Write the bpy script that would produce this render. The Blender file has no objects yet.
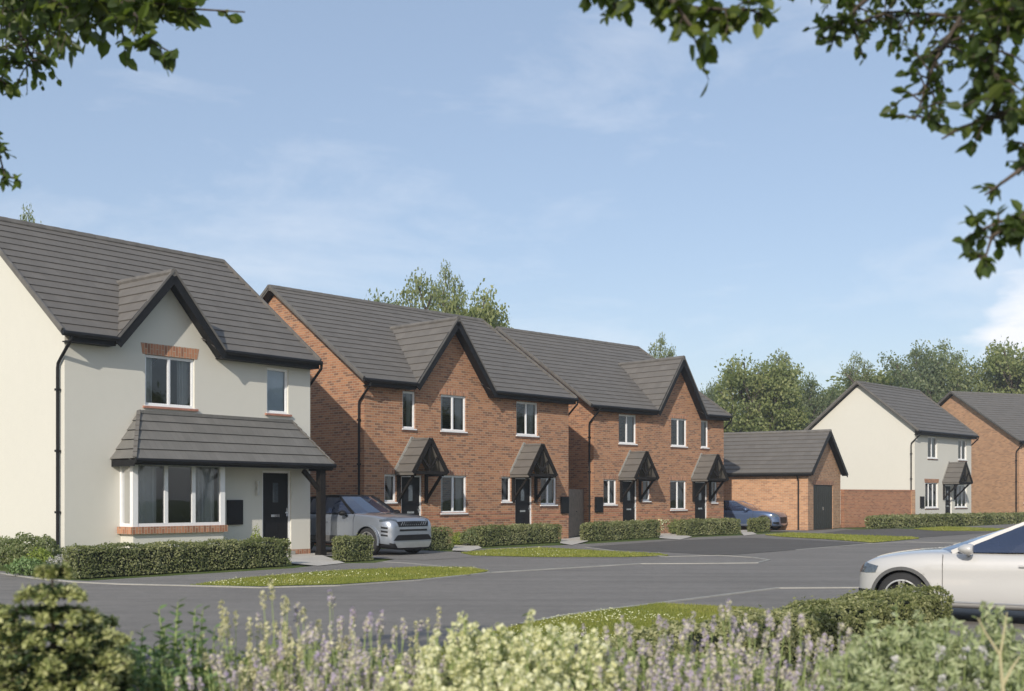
import bpy, bmesh, math, random
import numpy as np
from mathutils import Vector, Matrix
R = math.radians
sc = bpy.context.scene
col = sc.collection
F, HZ, EYE = 1160.0, 498.0, 1.55

def P(px, py, z=0.0):
    """point of the ground plane (height z) seen at a picture position"""
    Y = F * (EYE - z) / (py - HZ)
    return ((px - 512) / F * Y, Y)

def at(px, py, Y):
    return Vector(((px - 512) / F * Y, Y, EYE + (HZ - py) / F * Y))

# ------------------------------------------------------------------ materials
MATS = {}
def new_mat(name):
    m = bpy.data.materials.new(name); m.use_nodes = True
    nt = m.node_tree; nt.nodes.clear()
    out = nt.nodes.new('ShaderNodeOutputMaterial')
    b = nt.nodes.new('ShaderNodeBsdfPrincipled')
    nt.links.new(b.outputs[0], out.inputs[0])
    MATS[name] = m
    return m, nt, b, out

def N(nt, kind, **kw):
    n = nt.nodes.new(kind)
    for k, v in kw.items():
        if k in n.inputs.keys(): n.inputs[k].default_value = v
        else: setattr(n, k, v)
    return n

def ramp(nt, fac, stops):
    r = nt.nodes.new('ShaderNodeValToRGB'); e = r.color_ramp.elements
    while len(e) < len(stops): e.new(0.5)
    for i, (p, c) in enumerate(stops):
        e[i].position = p; e[i].color = (*c, 1)
    nt.links.new(fac, r.inputs[0]); return r.outputs[0]

def mix(nt, fac, a, b, mode='MIX'):
    m = nt.nodes.new('ShaderNodeMix'); m.data_type = 'RGBA'; m.blend_type = mode
    for s, v in ((0, fac), (6, a), (7, b)):
        if hasattr(v, 'node'): nt.links.new(v, m.inputs[s])
        elif s == 0: m.inputs[0].default_value = v
        else: m.inputs[s].default_value = (*v, 1)
    return m.outputs[2]

def bump(nt, b, h, strength=.3, dist=.01):
    n = N(nt, 'ShaderNodeBump'); n.inputs['Strength'].default_value = strength
    n.inputs['Distance'].default_value = dist
    nt.links.new(h, n.inputs['Height']); nt.links.new(n.outputs[0], b.inputs['Normal'])

def plain(name, c, rough=.6, metal=0., var=.12, scale=8., coat=0., spec=.5):
    m, nt, b, o = new_mat(name)
    tc = N(nt, 'ShaderNodeTexCoord'); no = N(nt, 'ShaderNodeTexNoise'); no.inputs['Scale'].default_value = scale
    no.inputs['Detail'].default_value = 5
    nt.links.new(tc.outputs['Object'], no.inputs[0])
    lo = tuple(x * (1 - var) for x in c); hi = tuple(min(1, x * (1 + var)) for x in c)
    nt.links.new(ramp(nt, no.outputs[0], [(.3, lo), (.7, hi)]), b.inputs['Base Color'])
    b.inputs['Roughness'].default_value = rough; b.inputs['Metallic'].default_value = metal
    b.inputs['Coat Weight'].default_value = coat; b.inputs['Coat Roughness'].default_value = .04
    b.inputs['Specular IOR Level'].default_value = spec
    return m

def brick(name, c1, c2, c3, mortar, soldier=False):
    m, nt, b, o = new_mat(name)
    uv = N(nt, 'ShaderNodeUVMap')
    mp = N(nt, 'ShaderNodeMapping'); nt.links.new(uv.outputs[0], mp.inputs[0])
    if soldier: mp.inputs['Rotation'].default_value = (0, 0, R(90))
    bt = N(nt, 'ShaderNodeTexBrick'); nt.links.new(mp.outputs[0], bt.inputs[0])
    bt.inputs['Scale'].default_value = 1; bt.inputs['Brick Width'].default_value = .235
    bt.inputs['Row Height'].default_value = .079; bt.inputs['Mortar Size'].default_value = .008
    bt.inputs['Mortar Smooth'].default_value = .3; bt.inputs['Bias'].default_value = -.1
    bt.inputs['Color1'].default_value = (0, 0, 0, 1); bt.inputs['Color2'].default_value = (1, 1, 1, 1)
    bt.inputs['Mortar'].default_value = (.5, .5, .5, 1)
    n1 = N(nt, 'ShaderNodeTexNoise'); n1.inputs['Scale'].default_value = 1.3; n1.inputs['Detail'].default_value = 3
    nt.links.new(uv.outputs[0], n1.inputs[0])
    cb = ramp(nt, bt.outputs['Color'], [(0, c3), (.2, c2), (.55, c1), (1, tuple(min(1, x * 1.25) for x in c1))])
    cb = mix(nt, .25, cb, ramp(nt, n1.outputs[0], [(.3, c2), (.7, c1)]))
    cc = mix(nt, bt.outputs['Fac'], cb, mortar)
    n2 = N(nt, 'ShaderNodeTexNoise'); n2.inputs['Scale'].default_value = 60; nt.links.new(uv.outputs[0], n2.inputs[0])
    cc = mix(nt, .12, cc, n2.outputs[0], 'OVERLAY')
    nt.links.new(cc, b.inputs['Base Color']); b.inputs['Roughness'].default_value = .85
    b.inputs['Specular IOR Level'].default_value = .25
    inv = N(nt, 'ShaderNodeMath', operation='SUBTRACT'); inv.inputs[0].default_value = 1
    nt.links.new(bt.outputs['Fac'], inv.inputs[1]); bump(nt, b, inv.outputs[0], .6, .006)
    return m

def tile_mat(name, c, w=.33, joint=.45):
    m, nt, b, o = new_mat(name)
    uv = N(nt, 'ShaderNodeUVMap')
    bt = N(nt, 'ShaderNodeTexBrick'); nt.links.new(uv.outputs[0], bt.inputs[0])
    bt.inputs['Scale'].default_value = 1; bt.inputs['Brick Width'].default_value = w
    bt.inputs['Row Height'].default_value = .345; bt.inputs['Mortar Size'].default_value = .004
    bt.inputs['Color1'].default_value = (.72, .72, .72, 1); bt.inputs['Color2'].default_value = (1.2, 1.2, 1.2, 1)
    bt.inputs['Mortar'].default_value = (joint, joint, joint, 1)
    n1 = N(nt, 'ShaderNodeTexNoise'); n1.inputs['Scale'].default_value = 2.2; n1.inputs['Detail'].default_value = 6
    nt.links.new(uv.outputs[0], n1.inputs[0])
    n2 = N(nt, 'ShaderNodeTexNoise'); n2.inputs['Scale'].default_value = 90; nt.links.new(uv.outputs[0], n2.inputs[0])
    cc = mix(nt, .55, c, bt.outputs['Color'], 'MULTIPLY')
    cc = mix(nt, .5, cc, ramp(nt, n1.outputs[0], [(.3, tuple(x * .85 for x in c)), (.7, tuple(x * 1.15 for x in c))]))
    cc = mix(nt, .2, cc, n2.outputs[0], 'OVERLAY')
    nt.links.new(cc, b.inputs['Base Color']); b.inputs['Roughness'].default_value = .75
    bump(nt, b, n2.outputs[0], .2, .004)
    return m

def leafmat(name, stops, trans=.35, rough=.5):
    m, nt, b, o = new_mat(name)
    g = N(nt, 'ShaderNodeNewGeometry')
    tc = N(nt, 'ShaderNodeTexCoord'); no = N(nt, 'ShaderNodeTexNoise'); no.inputs['Scale'].default_value = .9
    nt.links.new(tc.outputs['Object'], no.inputs[0])
    ad = N(nt, 'ShaderNodeMath', operation='MULTIPLY_ADD'); nt.links.new(no.outputs[0], ad.inputs[0])
    ad.inputs[1].default_value = 1.2
    s = N(nt, 'ShaderNodeMath', operation='MULTIPLY_ADD'); nt.links.new(g.outputs['Random Per Island'], s.inputs[0])
    s.inputs[1].default_value = .55; s.inputs[2].default_value = -.37
    nt.links.new(s.outputs[0], ad.inputs[2])
    c = ramp(nt, ad.outputs[0], stops)
    nt.links.new(c, b.inputs['Base Color']); b.inputs['Roughness'].default_value = rough
    b.inputs['Specular IOR Level'].default_value = .35
    t = N(nt, 'ShaderNodeBsdfTranslucent'); nt.links.new(mix(nt, .5, c, (.35, .5, .05), 'MIX'), t.inputs[0])
    ms = N(nt, 'ShaderNodeMixShader'); ms.inputs[0].default_value = trans
    nt.links.new(b.outputs[0], ms.inputs[1]); nt.links.new(t.outputs[0], ms.inputs[2])
    nt.links.new(ms.outputs[0], o.inputs[0])
    return m

def glass(name, tint=(.75, .8, .82), base=.10):
    m, nt, b, o = new_mat(name); nt.nodes.remove(b)
    gl = N(nt, 'ShaderNodeBsdfGlossy'); gl.inputs['Roughness'].default_value = .015
    tr = N(nt, 'ShaderNodeBsdfTransparent'); tr.inputs[0].default_value = (*tint, 1)
    fr = N(nt, 'ShaderNodeFresnel'); fr.inputs[0].default_value = 1.5
    ad = N(nt, 'ShaderNodeMath', operation='ADD'); nt.links.new(fr.outputs[0], ad.inputs[0]); ad.inputs[1].default_value = base
    tc = N(nt, 'ShaderNodeTexCoord'); no = N(nt, 'ShaderNodeTexNoise'); no.inputs['Scale'].default_value = 1.5
    nt.links.new(tc.outputs['Object'], no.inputs[0])
    bp = N(nt, 'ShaderNodeBump'); bp.inputs['Strength'].default_value = .06; bp.inputs['Distance'].default_value = .02
    nt.links.new(no.outputs[0], bp.inputs['Height']); nt.links.new(bp.outputs[0], gl.inputs['Normal'])
    ms = N(nt, 'ShaderNodeMixShader'); nt.links.new(ad.outputs[0], ms.inputs[0])
    nt.links.new(tr.outputs[0], ms.inputs[1]); nt.links.new(gl.outputs[0], ms.inputs[2]); nt.links.new(ms.outputs[0], o.inputs[0])
    return m

def ground_mat(name, c, fine=70., spread=.25, blotch=.5, rough=.9, bumpd=.006, patch=.12, mid=(.88, 1.1)):
    m, nt, b, o = new_mat(name)
    tc = N(nt, 'ShaderNodeTexCoord')
    n1 = N(nt, 'ShaderNodeTexNoise'); n1.inputs['Scale'].default_value = blotch; n1.inputs['Detail'].default_value = 6
    n2 = N(nt, 'ShaderNodeTexNoise'); n2.inputs['Scale'].default_value = fine; n2.inputs['Detail'].default_value = 4
    n3 = N(nt, 'ShaderNodeTexNoise'); n3.inputs['Scale'].default_value = 4; n3.inputs['Detail'].default_value = 8; n3.inputs['Roughness'].default_value = .7
    for n in (n1, n2, n3): nt.links.new(tc.outputs['Object'], n.inputs[0])
    a = ramp(nt, n1.outputs[0], [(.3, tuple(x * (1 - patch) for x in c)), (.7, tuple(x * (1 + patch) for x in c))])
    f = ramp(nt, n2.outputs[0], [(.25, (1 - spread,) * 3), (.75, (1 + spread,) * 3)])
    g = ramp(nt, n3.outputs[0], [(.3, (mid[0],) * 3), (.7, (mid[1],) * 3)])
    cc = mix(nt, 1, mix(nt, 1, a, f, 'MULTIPLY'), g, 'MULTIPLY')
    if 'asphalt' in name:   # worn lanes and odd patches
        mp = N(nt, 'ShaderNodeMapping'); mp.inputs['Rotation'].default_value = (0, 0, R(-38)); mp.inputs['Scale'].default_value = (.12, 1.6, 1); nt.links.new(tc.outputs['Object'], mp.inputs[0])
        n4 = N(nt, 'ShaderNodeTexNoise'); n4.inputs['Scale'].default_value = 1; n4.inputs['Detail'].default_value = 5; nt.links.new(mp.outputs[0], n4.inputs[0])
        cc = mix(nt, 1, cc, ramp(nt, n4.outputs[0], [(.35, (.90,) * 3), (.5, (1.0,) * 3), (.7, (1.07,) * 3)]), 'MULTIPLY')
        vo = N(nt, 'ShaderNodeTexVoronoi'); vo.inputs['Scale'].default_value = 140; nt.links.new(tc.outputs['Object'], vo.inputs[0])
        cc = mix(nt, 1, cc, ramp(nt, vo.outputs['Color'], [(.1, (.75,) * 3), (.9, (1.22,) * 3)]), 'MULTIPLY')
    nt.links.new(cc, b.inputs['Base Color']); b.inputs['Roughness'].default_value = rough
    b.inputs['Specular IOR Level'].default_value = .3
    bump(nt, b, n2.outputs[0], .5, bumpd)
    return m

def grass_mat(name, a, c):
    m, nt, b, o = new_mat(name)
    tc = N(nt, 'ShaderNodeTexCoord')
    n1 = N(nt, 'ShaderNodeTexNoise'); n1.inputs['Scale'].default_value = 1.6; n1.inputs['Detail'].default_value = 8
    n2 = N(nt, 'ShaderNodeTexNoise'); n2.inputs['Scale'].default_value = 45; n2.inputs['Detail'].default_value = 4
    for n in (n1, n2): nt.links.new(tc.outputs['Object'], n.inputs[0])
    cc = mix(nt, 1, ramp(nt, n1.outputs[0], [(.35, a), (.65, c)]), ramp(nt, n2.outputs[0], [(.3, (.6,) * 3), (.7, (1.3,) * 3)]), 'MULTIPLY')
    nt.links.new(cc, b.inputs['Base Color']); b.inputs['Roughness'].default_value = .9
    b.inputs['Specular IOR Level'].default_value = .2
    bump(nt, b, n2.outputs[0], 1, .03)
    return m

M = {}
M['render'] = ground_mat('cream_render', (.625, .607, .543), 120, .04, .4, .92, .002, .012, (.985, 1.012))
M['brick'] = brick('red_brick', (.385, .188, .100), (.30, .138, .080), (.17, .092, .064), (.40, .32, .23))
M['brick2'] = brick('buff_brick', (.47, .255, .140), (.41, .215, .118), (.30, .155, .092), (.47, .39, .29))
M['brick_dark'] = brick('wall_brick', (.37, .17, .095), (.32, .14, .08), (.23, .105, .065), (.36, .27, .19))
M['soldier'] = brick('soldier_brick', (.44, .21, .12), (.33, .145, .085), (.22, .11, .07), (.42, .34, .26), True)
M['band'] = brick('band_brick', (.42, .18, .10), (.36, .15, .085), (.24, .10, .06), (.34, .24, .18))
M['tiles'] = tile_mat('roof_tiles', (.132, .121, .108))
M['slate'] = tile_mat('canopy_slates', (.150, .144, .132), .165, .1)
M['ridge'] = plain('ridge_tile', (.125, .116, .105), .7, var=.2, scale=4)
M['black'] = plain('black_trim', (.010, .010, .011), .55, var=.2, spec=.25)
M['timber'] = plain('dark_stained_timber', (.014, .012, .011), .75, var=.3, scale=14, spec=.2)
M['white'] = plain('white_upvc', (.78, .78, .78), .35, var=.03)
M['door'] = plain('black_door_paint', (.009, .009, .010), .5, var=.15, spec=.25)
M['gdoor'] = plain('garage_door_green', (.024, .026, .020), .6, var=.15)
M['chrome'] = plain('chrome', (.75, .75, .77), .2, 1., .03)
M['terracotta'] = plain('terracotta_tile', (.36, .17, .12), .75, var=.2, scale=18)
M['brown_sill'] = plain('brown_sill', (.16, .08, .055), .8, var=.2)
M['glass'] = glass('window_glass', (.82, .85, .86), .06)
M['blind'] = plain('blue_blind', (.70, .76, .82), .9, var=.04)
M['curtain'] = plain('curtain_cloth', (.55, .55, .53), .9, var=.05)
M['fence'] = plain('fence_timber', (.20, .155, .12), .85, var=.25, scale=5)
M['gravelpath'] = ground_mat('concrete_path', (.50, .47, .42), 60, .12, .8, .9, .004, .06)
M['asphalt'] = ground_mat('asphalt_road', (.198, .183, .165), 85, .28, .35, .9, .006, .09)
M['asphalt_dark'] = ground_mat('asphalt_fresh', (.108, .100, .090), 85, .3, .6, .9, .006, .06)
M['pave'] = ground_mat('asphalt_footway', (.205, .190, .172), 85, .26, .5, .9, .006, .07)
M['kerb'] = ground_mat('concrete_kerb', (.33, .32, .29), 40, .15, 1.2, .9, .004, .1)
M['soil'] = ground_mat('soil', (.06, .045, .032), 20, .4, 1.5, 1., .04, .3)
M['grass'] = grass_mat('lawn_turf', (.14, .165, .028), (.20, .215, .045))
M['ground'] = grass_mat('field_grass', (.07, .11, .022), (.12, .15, .04))
M['blade'] = leafmat('grass_blade', [(.1, (.16, .19, .028)), (.5, (.25, .265, .05)), (.9, (.36, .34, .09))], .3)
M['daisy'] = plain('daisy_white', (.62, .62, .36), .7, var=.05)
M['hedge'] = leafmat('hedge_leaf', [(.1, (.09, .11, .04)), (.5, (.205, .22, .095)), (.9, (.37, .365, .19))], .35)
M['hedge_near'] = leafmat('pale_hedge_leaf', [(.1, (.13, .145, .055)), (.5, (.28, .285, .125)), (.9, (.46, .44, .24))], .35)  # brightened copy of the hedge leaf colours, for the nearest hedge only
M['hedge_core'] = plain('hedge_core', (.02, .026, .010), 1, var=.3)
M['leaf_a'] = leafmat('leaf_olive', [(.1, (.12, .15, .075)), (.5, (.205, .235, .11)), (.9, (.31, .32, .16))], .4)
M['leaf_b'] = leafmat('leaf_deep', [(.1, (.105, .135, .085)), (.5, (.17, .205, .115)), (.9, (.25, .275, .15))], .4)
M['leaf_c'] = leafmat('leaf_light', [(.1, (.13, .16, .06)), (.5, (.22, .25, .095)), (.9, (.33, .335, .15))], .4)
M['beech'] = leafmat('beech_leaf', [(.1, (.03, .05, .018)), (.5, (.065, .095, .028)), (.95, (.19, .22, .04))], .4, .45)
M['lemon'] = leafmat('lemon_leaf', [(.1, (.16, .22, .04)), (.5, (.26, .32, .06)), (.9, (.36, .4, .1))], .3)
M['bark'] = plain('bark', (.075, .058, .045), .95, var=.35, scale=9)
M['stem'] = plain('green_stem', (.26, .32, .12), .7, var=.25)
M['lav'] = leafmat('lavender_floret', [(.1, (.36, .28, .50)), (.4, (.52, .44, .56)), (.58, (.64, .59, .46)), (.9, (.78, .74, .50))], .3)
M['lavy'] = leafmat('lavender_faded', [(.1, (.46, .42, .36)), (.5, (.62, .58, .34)), (.9, (.72, .68, .46))], .3)
M['lavleaf'] = leafmat('lavender_leaf', [(.1, (.18, .23, .08)), (.5, (.30, .35, .14)), (.9, (.44, .46, .23))], .3)
M['cream'] = leafmat('cream_flower', [(.1, (.62, .60, .28)), (.5, (.82, .80, .50)), (.9, (.9, .88, .72))], .35)
M['sage'] = leafmat('sage_leaf', [(.1, (.26, .32, .16)), (.5, (.42, .47, .26)), (.9, (.60, .62, .42))], .3)
M['palepetal'] = leafmat('pale_petal', [(.1, (.45, .42, .42)), (.9, (.72, .70, .68))], .3)
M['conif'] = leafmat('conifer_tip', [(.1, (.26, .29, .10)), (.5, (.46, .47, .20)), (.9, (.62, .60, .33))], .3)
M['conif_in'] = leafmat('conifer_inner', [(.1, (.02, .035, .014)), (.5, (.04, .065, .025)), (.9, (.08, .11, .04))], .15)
M['fresh'] = leafmat('fresh_leaf', [(.1, (.10, .17, .06)), (.5, (.17, .26, .10)), (.9, (.28, .36, .16))], .3)
M['dry'] = plain('dry_stalk', (.42, .38, .22), .8)
M['paint_silver'] = plain('silver_paint', (.29, .32, .37), .3, .55, .02, 3, 1.)  # silver darkened all over to imitate shade from the near cream house
M['paint_white'] = plain('white_paint', (.50, .49, .475), .4, .1, .01, 3, 1.)
M['paint_blue'] = plain('blue_grey_paint', (.10, .15, .27), .3, .5, .03, 3, 1.)
M['carglass'] = plain('car_glass', (.022, .032, .065), .04, 0, .05, 3, 1., .8)
M['tyre'] = plain('tyre_rubber', (.022, .022, .023), .85, var=.2)
M['rim'] = plain('alloy_rim', (.55, .54, .52), .3, .8, .03)
M['lens'] = plain('lamp_lens', (.10, .12, .14), .08, .3, .3, 30, 1.)
M['clad'] = plain('grey_cladding', (.085, .085, .085), .6, var=.1)
M['skid'] = plain('satin_silver', (.45, .46, .48), .35, .7, .05)

# ------------------------------------------------------------------ meshes
class MB:
    def __init__(s): s.v = []; s.f = []; s.uv = []; s.mi = []
    def face(s, pts, uv=None, mi=0):
        pts = [Vector(p) for p in pts]
        i = len(s.v); s.v += pts; s.f.append(tuple(range(i, i + len(pts)))); s.mi.append(mi)
        if uv is None:
            n = Vector((0, 0, 0))
            for k in range(len(pts)):
                a, b = pts[k], pts[(k + 1) % len(pts)]
                n += Vector(((a.y - b.y) * (a.z + b.z), (a.z - b.z) * (a.x + b.x), (a.x - b.x) * (a.y + b.y)))
            ax = max(range(3), key=lambda k: abs(n[k]))
            uv = [((p.y, p.z), (p.x, p.z), (p.x, p.y))[ax] for p in pts]
        s.uv += list(uv)
    def box(s, x0, y0, z0, x1, y1, z1, mi=0):
        c = [(x0, y0, z0), (x1, y0, z0), (x1, y1, z0), (x0, y1, z0), (x0, y0, z1), (x1, y0, z1), (x1, y1, z1), (x0, y1, z1)]
        for q in ((0, 3, 2, 1), (4, 5, 6, 7), (0, 1, 5, 4), (1, 2, 6, 5), (2, 3, 7, 6), (3, 0, 4, 7)):
            s.face([c[i] for i in q], mi=mi)
    def beam(s, a, b, up, w, h, mi=0):
        a, b = Vector(a), Vector(b); d = (b - a).normalized(); up = Vector(up); up = (up - d * up.dot(d)).normalized(); sd = d.cross(up)
        c = []
        for p in (a, b):
            for i, j in ((-1, -1), (1, -1), (1, 1), (-1, 1)): c.append(p + sd * i * w / 2 + up * j * h / 2)
        for q in ((0, 1, 2, 3), (7, 6, 5, 4), (0, 4, 5, 1), (1, 5, 6, 2), (2, 6, 7, 3), (3, 7, 4, 0)):
            s.face([c[i] for i in q], mi=mi)
    def tube(s, pts, r, n=8, mi=0):
        pts = [Vector(p) for p in pts]; rr = r if isinstance(r, (list, tuple)) else [r] * len(pts)
        rings = []; prev = None
        for i, p in enumerate(pts):
            d = (pts[min(i + 1, len(pts) - 1)] - pts[max(i - 1, 0)]).normalized()
            ref = prev if prev is not None else (Vector((0, 0, 1)) if abs(d.z) < .9 else Vector((1, 0, 0)))
            a = (ref - d * ref.dot(d)); a = a.normalized() if a.length > 1e-5 else Vector((1, 0, 0)); prev = a
            b = d.cross(a)
            rings.append([p + (a * math.cos(t) + b * math.sin(t)) * rr[i] for t in [2 * math.pi * k / n for k in range(n)]])
        for i in range(len(rings) - 1):
            for k in range(n):
                s.face([rings[i][k], rings[i][(k + 1) % n], rings[i + 1][(k + 1) % n], rings[i + 1][k]], mi=mi)
        s.face(rings[0][::-1], mi=mi); s.face(rings[-1], mi=mi)
    def prism(s, poly, y0, y1, mi=0):   # poly in x,z extruded along y
        s.face([(x, y0, z) for x, z in poly], mi=mi); s.face([(x, y1, z) for x, z in poly][::-1], mi=mi)
        for k in range(len(poly)):
            a, b = poly[k], poly[(k + 1) % len(poly)]
            s.face([(a[0], y0, a[1]), (a[0], y1, a[1]), (b[0], y1, b[1]), (b[0], y0, b[1])], mi=mi)
    def cut(s): s.cuts = getattr(s, 'cuts', []) + [len(s.f)]
    def build_split(s, name, mats, parent=None, **kw):
        e = sorted(set([0] + getattr(s, 'cuts', []) + [len(s.f)])); out = []
        for a, b in zip(e[:-1], e[1:]):
            m = MB(); u = sum(len(f) for f in s.f[:a])
            for k in range(a, b):
                n = len(s.f[k]); m.face([s.v[i] for i in s.f[k]], s.uv[u:u + n], s.mi[k]); u += n
            out.append(m.build(name, mats, parent, **kw))
        return out
    def build(s, name, mats, parent=None, weld=False, smooth=False, bev=0):
        me = bpy.data.meshes.new(name); me.from_pydata([tuple(v) for v in s.v], [], s.f)
        l = me.uv_layers.new(name='UVMap')
        l.data.foreach_set('uv', np.array(s.uv, dtype=np.float32).ravel())
        me.polygons.foreach_set('material_index', s.mi)
        for m in (mats if isinstance(mats, (list, tuple)) else [mats]): me.materials.append(m)
        if weld or smooth or bev:
            bm = bmesh.new(); bm.from_mesh(me); bmesh.ops.remove_doubles(bm, verts=bm.verts, dist=1e-5)
            bmesh.ops.recalc_face_normals(bm, faces=bm.faces); bm.to_mesh(me); bm.free()
        if smooth:
            for p in me.polygons: p.use_smooth = True
        o = bpy.data.objects.new(name, me); col.objects.link(o)
        if parent: o.parent = parent
        if bev:
            b = o.modifiers.new('bevel', 'BEVEL'); b.width = bev; b.segments = 2; b.limit_method = 'ANGLE'
        return o

def thing(name, label, cat, loc=(0, 0, 0), rz=0., group=None, scale=1.):
    o = bpy.data.objects.new(name, None); col.objects.link(o); o.empty_display_size = .3
    o.location = loc; o.rotation_euler = (0, 0, rz); o.scale = (scale,) * 3
    o['label'] = label; o['category'] = cat
    if group: o['group'] = group
    return o
def tag(o, label, cat, group=None):
    o['label'] = label; o['category'] = cat
    if group: o['group'] = group
    return o
def struct(o, kind='structure', label=None, cat=None):
    o['kind'] = kind
    if label: o['label'] = label
    if cat: o['category'] = cat
    return o
def copy_tree(o, parent=None):
    c = o.copy(); col.objects.link(c); c.parent = parent
    for ch in list(o.children): copy_tree(ch, c)
    return c

def cloud(name, V, nv, mat, parent=None):
    """V: (n, nv, 3) array of separate polygons"""
    V = np.asarray(V, dtype=np.float32); n = len(V)
    me = bpy.data.meshes.new(name)
    me.vertices.add(n * nv); me.vertices.foreach_set('co', V.reshape(-1))
    me.loops.add(n * nv); me.loops.foreach_set('vertex_index', np.arange(n * nv, dtype=np.int32))
    me.polygons.add(n); me.polygons.foreach_set('loop_start', np.arange(0, n * nv, nv, dtype=np.int32))
    me.polygons.foreach_set('loop_total', np.full(n, nv, dtype=np.int32))
    me.update(calc_edges=True); me.materials.append(mat)
    o = bpy.data.objects.new(name, me); col.objects.link(o)
    if parent: o.parent = parent
    return o

rng = np.random.default_rng(7); random.seed(7)
def unit(a): return a / (np.linalg.norm(a, axis=-1, keepdims=True) + 1e-9)
def leaves(C, size, nrm=None, spread=1., aspect=.6, jit=.35):
    """rhombic leaf faces at centres C; nrm = preferred normal"""
    n = len(C); nn = rng.normal(size=(n, 3))
    if nrm is not None: nn = nn * spread + nrm
    nn = unit(nn); t = unit(np.cross(nn, rng.normal(size=(n, 3)))); b = np.cross(nn, t)
    s = (size * (1 + jit * rng.uniform(-1, 1, n)))[:, None]
    return np.stack([C - t * s, C + b * s * aspect + nn * s * .12, C + t * s, C - b * s * aspect + nn * s * .12], 1)

# ------------------------------------------------------------------ camera, light, sky
cam = bpy.data.cameras.new('camera'); co = bpy.data.objects.new('camera', cam); col.objects.link(co)
co.location = (0, 0, EYE); co.rotation_euler = (R(90), 0, 0)
cam.sensor_width = 36; cam.lens = F * 36 / 1024; cam.shift_y = (HZ - 345.5) / 1024; cam.shift_x = 0
cam.clip_end = 3000; cam.clip_start = .05
cam.dof.use_dof = True; cam.dof.focus_distance = 34; cam.dof.aperture_fstop = 3.6
sc.camera = co
SUN = Vector((-.30, -1.05, .57)).normalized()
sl = bpy.data.lights.new('sun', 'SUN'); sl.energy = 3.3; sl.angle = R(.5); sl.color = (1, .93, .82)
so = bpy.data.objects.new('sun', sl); col.objects.link(so); so.rotation_euler = (-SUN).to_track_quat('-Z', 'Y').to_euler()
so.location = (-10, -20, 30)
w = bpy.data.worlds.new('World'); sc.world = w; w.use_nodes = True; nt = w.node_tree; nt.nodes.clear()
wo = nt.nodes.new('ShaderNodeOutputWorld'); bg = nt.nodes.new('ShaderNodeBackground'); nt.links.new(bg.outputs[0], wo.inputs[0])
sky = nt.nodes.new('ShaderNodeTexSky'); sky.sky_type = 'NISHITA'; sky.sun_disc = False
sky.sun_elevation = math.asin(SUN.z); sky.sun_rotation = math.atan2(SUN.x, SUN.y)
sky.air_density = 1.0; sky.dust_density = .9; sky.ozone_density = 1.5; sky.altitude = 50
tc = nt.nodes.new('ShaderNodeTexCoord')
mp = nt.nodes.new('ShaderNodeMapping'); mp.inputs['Scale'].default_value = (1, 1, 3.2); nt.links.new(tc.outputs['Generated'], mp.inputs[0])
cn = nt.nodes.new('ShaderNodeTexNoise'); cn.inputs['Scale'].default_value = 3.6; cn.inputs['Detail'].default_value = 9
cn.inputs['Roughness'].default_value = .62; cn.inputs['Distortion'].default_value = .35; nt.links.new(mp.outputs[0], cn.inputs[0])
wisp = ramp(nt, cn.outputs[0], [(.50, (0, 0, 0)), (.85, (.5, .5, .5))])
# a small cumulus low in the sky on the right
cd = Vector((0.41, 1, 0.135)).normalized()
def near(d, a, b):
    dt = nt.nodes.new('ShaderNodeVectorMath'); dt.operation = 'DOT_PRODUCT'; dt.inputs[1].default_value = d.normalized()
    nr = nt.nodes.new('ShaderNodeVectorMath'); nr.operation = 'NORMALIZE'; nt.links.new(tc.outputs['Generated'], nr.inputs[0])
    nt.links.new(nr.outputs[0], dt.inputs[0])
    mr = nt.nodes.new('ShaderNodeMapRange'); mr.inputs[1].default_value = math.cos(R(a)); mr.inputs[2].default_value = math.cos(R(b))
    mr.interpolation_type = 'SMOOTHSTEP'; nt.links.new(dt.outputs['Value'], mr.inputs[0]); return mr.outputs[0]
c2 = nt.nodes.new('ShaderNodeTexNoise'); c2.inputs['Scale'].default_value = 13; c2.inputs['Detail'].default_value = 8; c2.inputs['Roughness'].default_value = .55
nt.links.new(mp.outputs[0], c2.inputs[0])
m1 = near(Vector((.452, 1, .143)), 3.3, .3)
ad = nt.nodes.new('ShaderNodeMath'); ad.operation = 'MULTIPLY_ADD'; nt.links.new(m1, ad.inputs[0]); ad.inputs[1].default_value = .33; nt.links.new(c2.outputs[0], ad.inputs[2])
puff = ramp(nt, ad.outputs[0], [(.56, (0, 0, 0)), (.88, (1, 1, 1))])
mm = nt.nodes.new('ShaderNodeMath'); mm.operation = 'MULTIPLY'; nt.links.new(puff, mm.inputs[0])
m2 = near(Vector((.44, 1, .15)), 5.5, 3.0); nt.links.new(m2, mm.inputs[1])
cf = nt.nodes.new('ShaderNodeMath'); cf.operation = 'MAXIMUM'; nt.links.new(mm.outputs[0], cf.inputs[0]); nt.links.new(wisp, cf.inputs[1])
csky = mix(nt, .45, mix(nt, 1, sky.outputs[0], (1.05, .955, .92), 'MULTIPLY'), (2.7, 3.5, 4.7))
CLOUD = (6.6, 6.7, 7.0)
cs = mix(nt, cf.outputs[0], csky, CLOUD)
nt.links.new(cs, bg.inputs[0]); bg.inputs[1].default_value = .13
vs = sc.view_settings; vs.view_transform = 'Standard'; vs.look = 'None'; vs.gamma = 1; vs.exposure = .30; vs.use_curve_mapping = False

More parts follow.
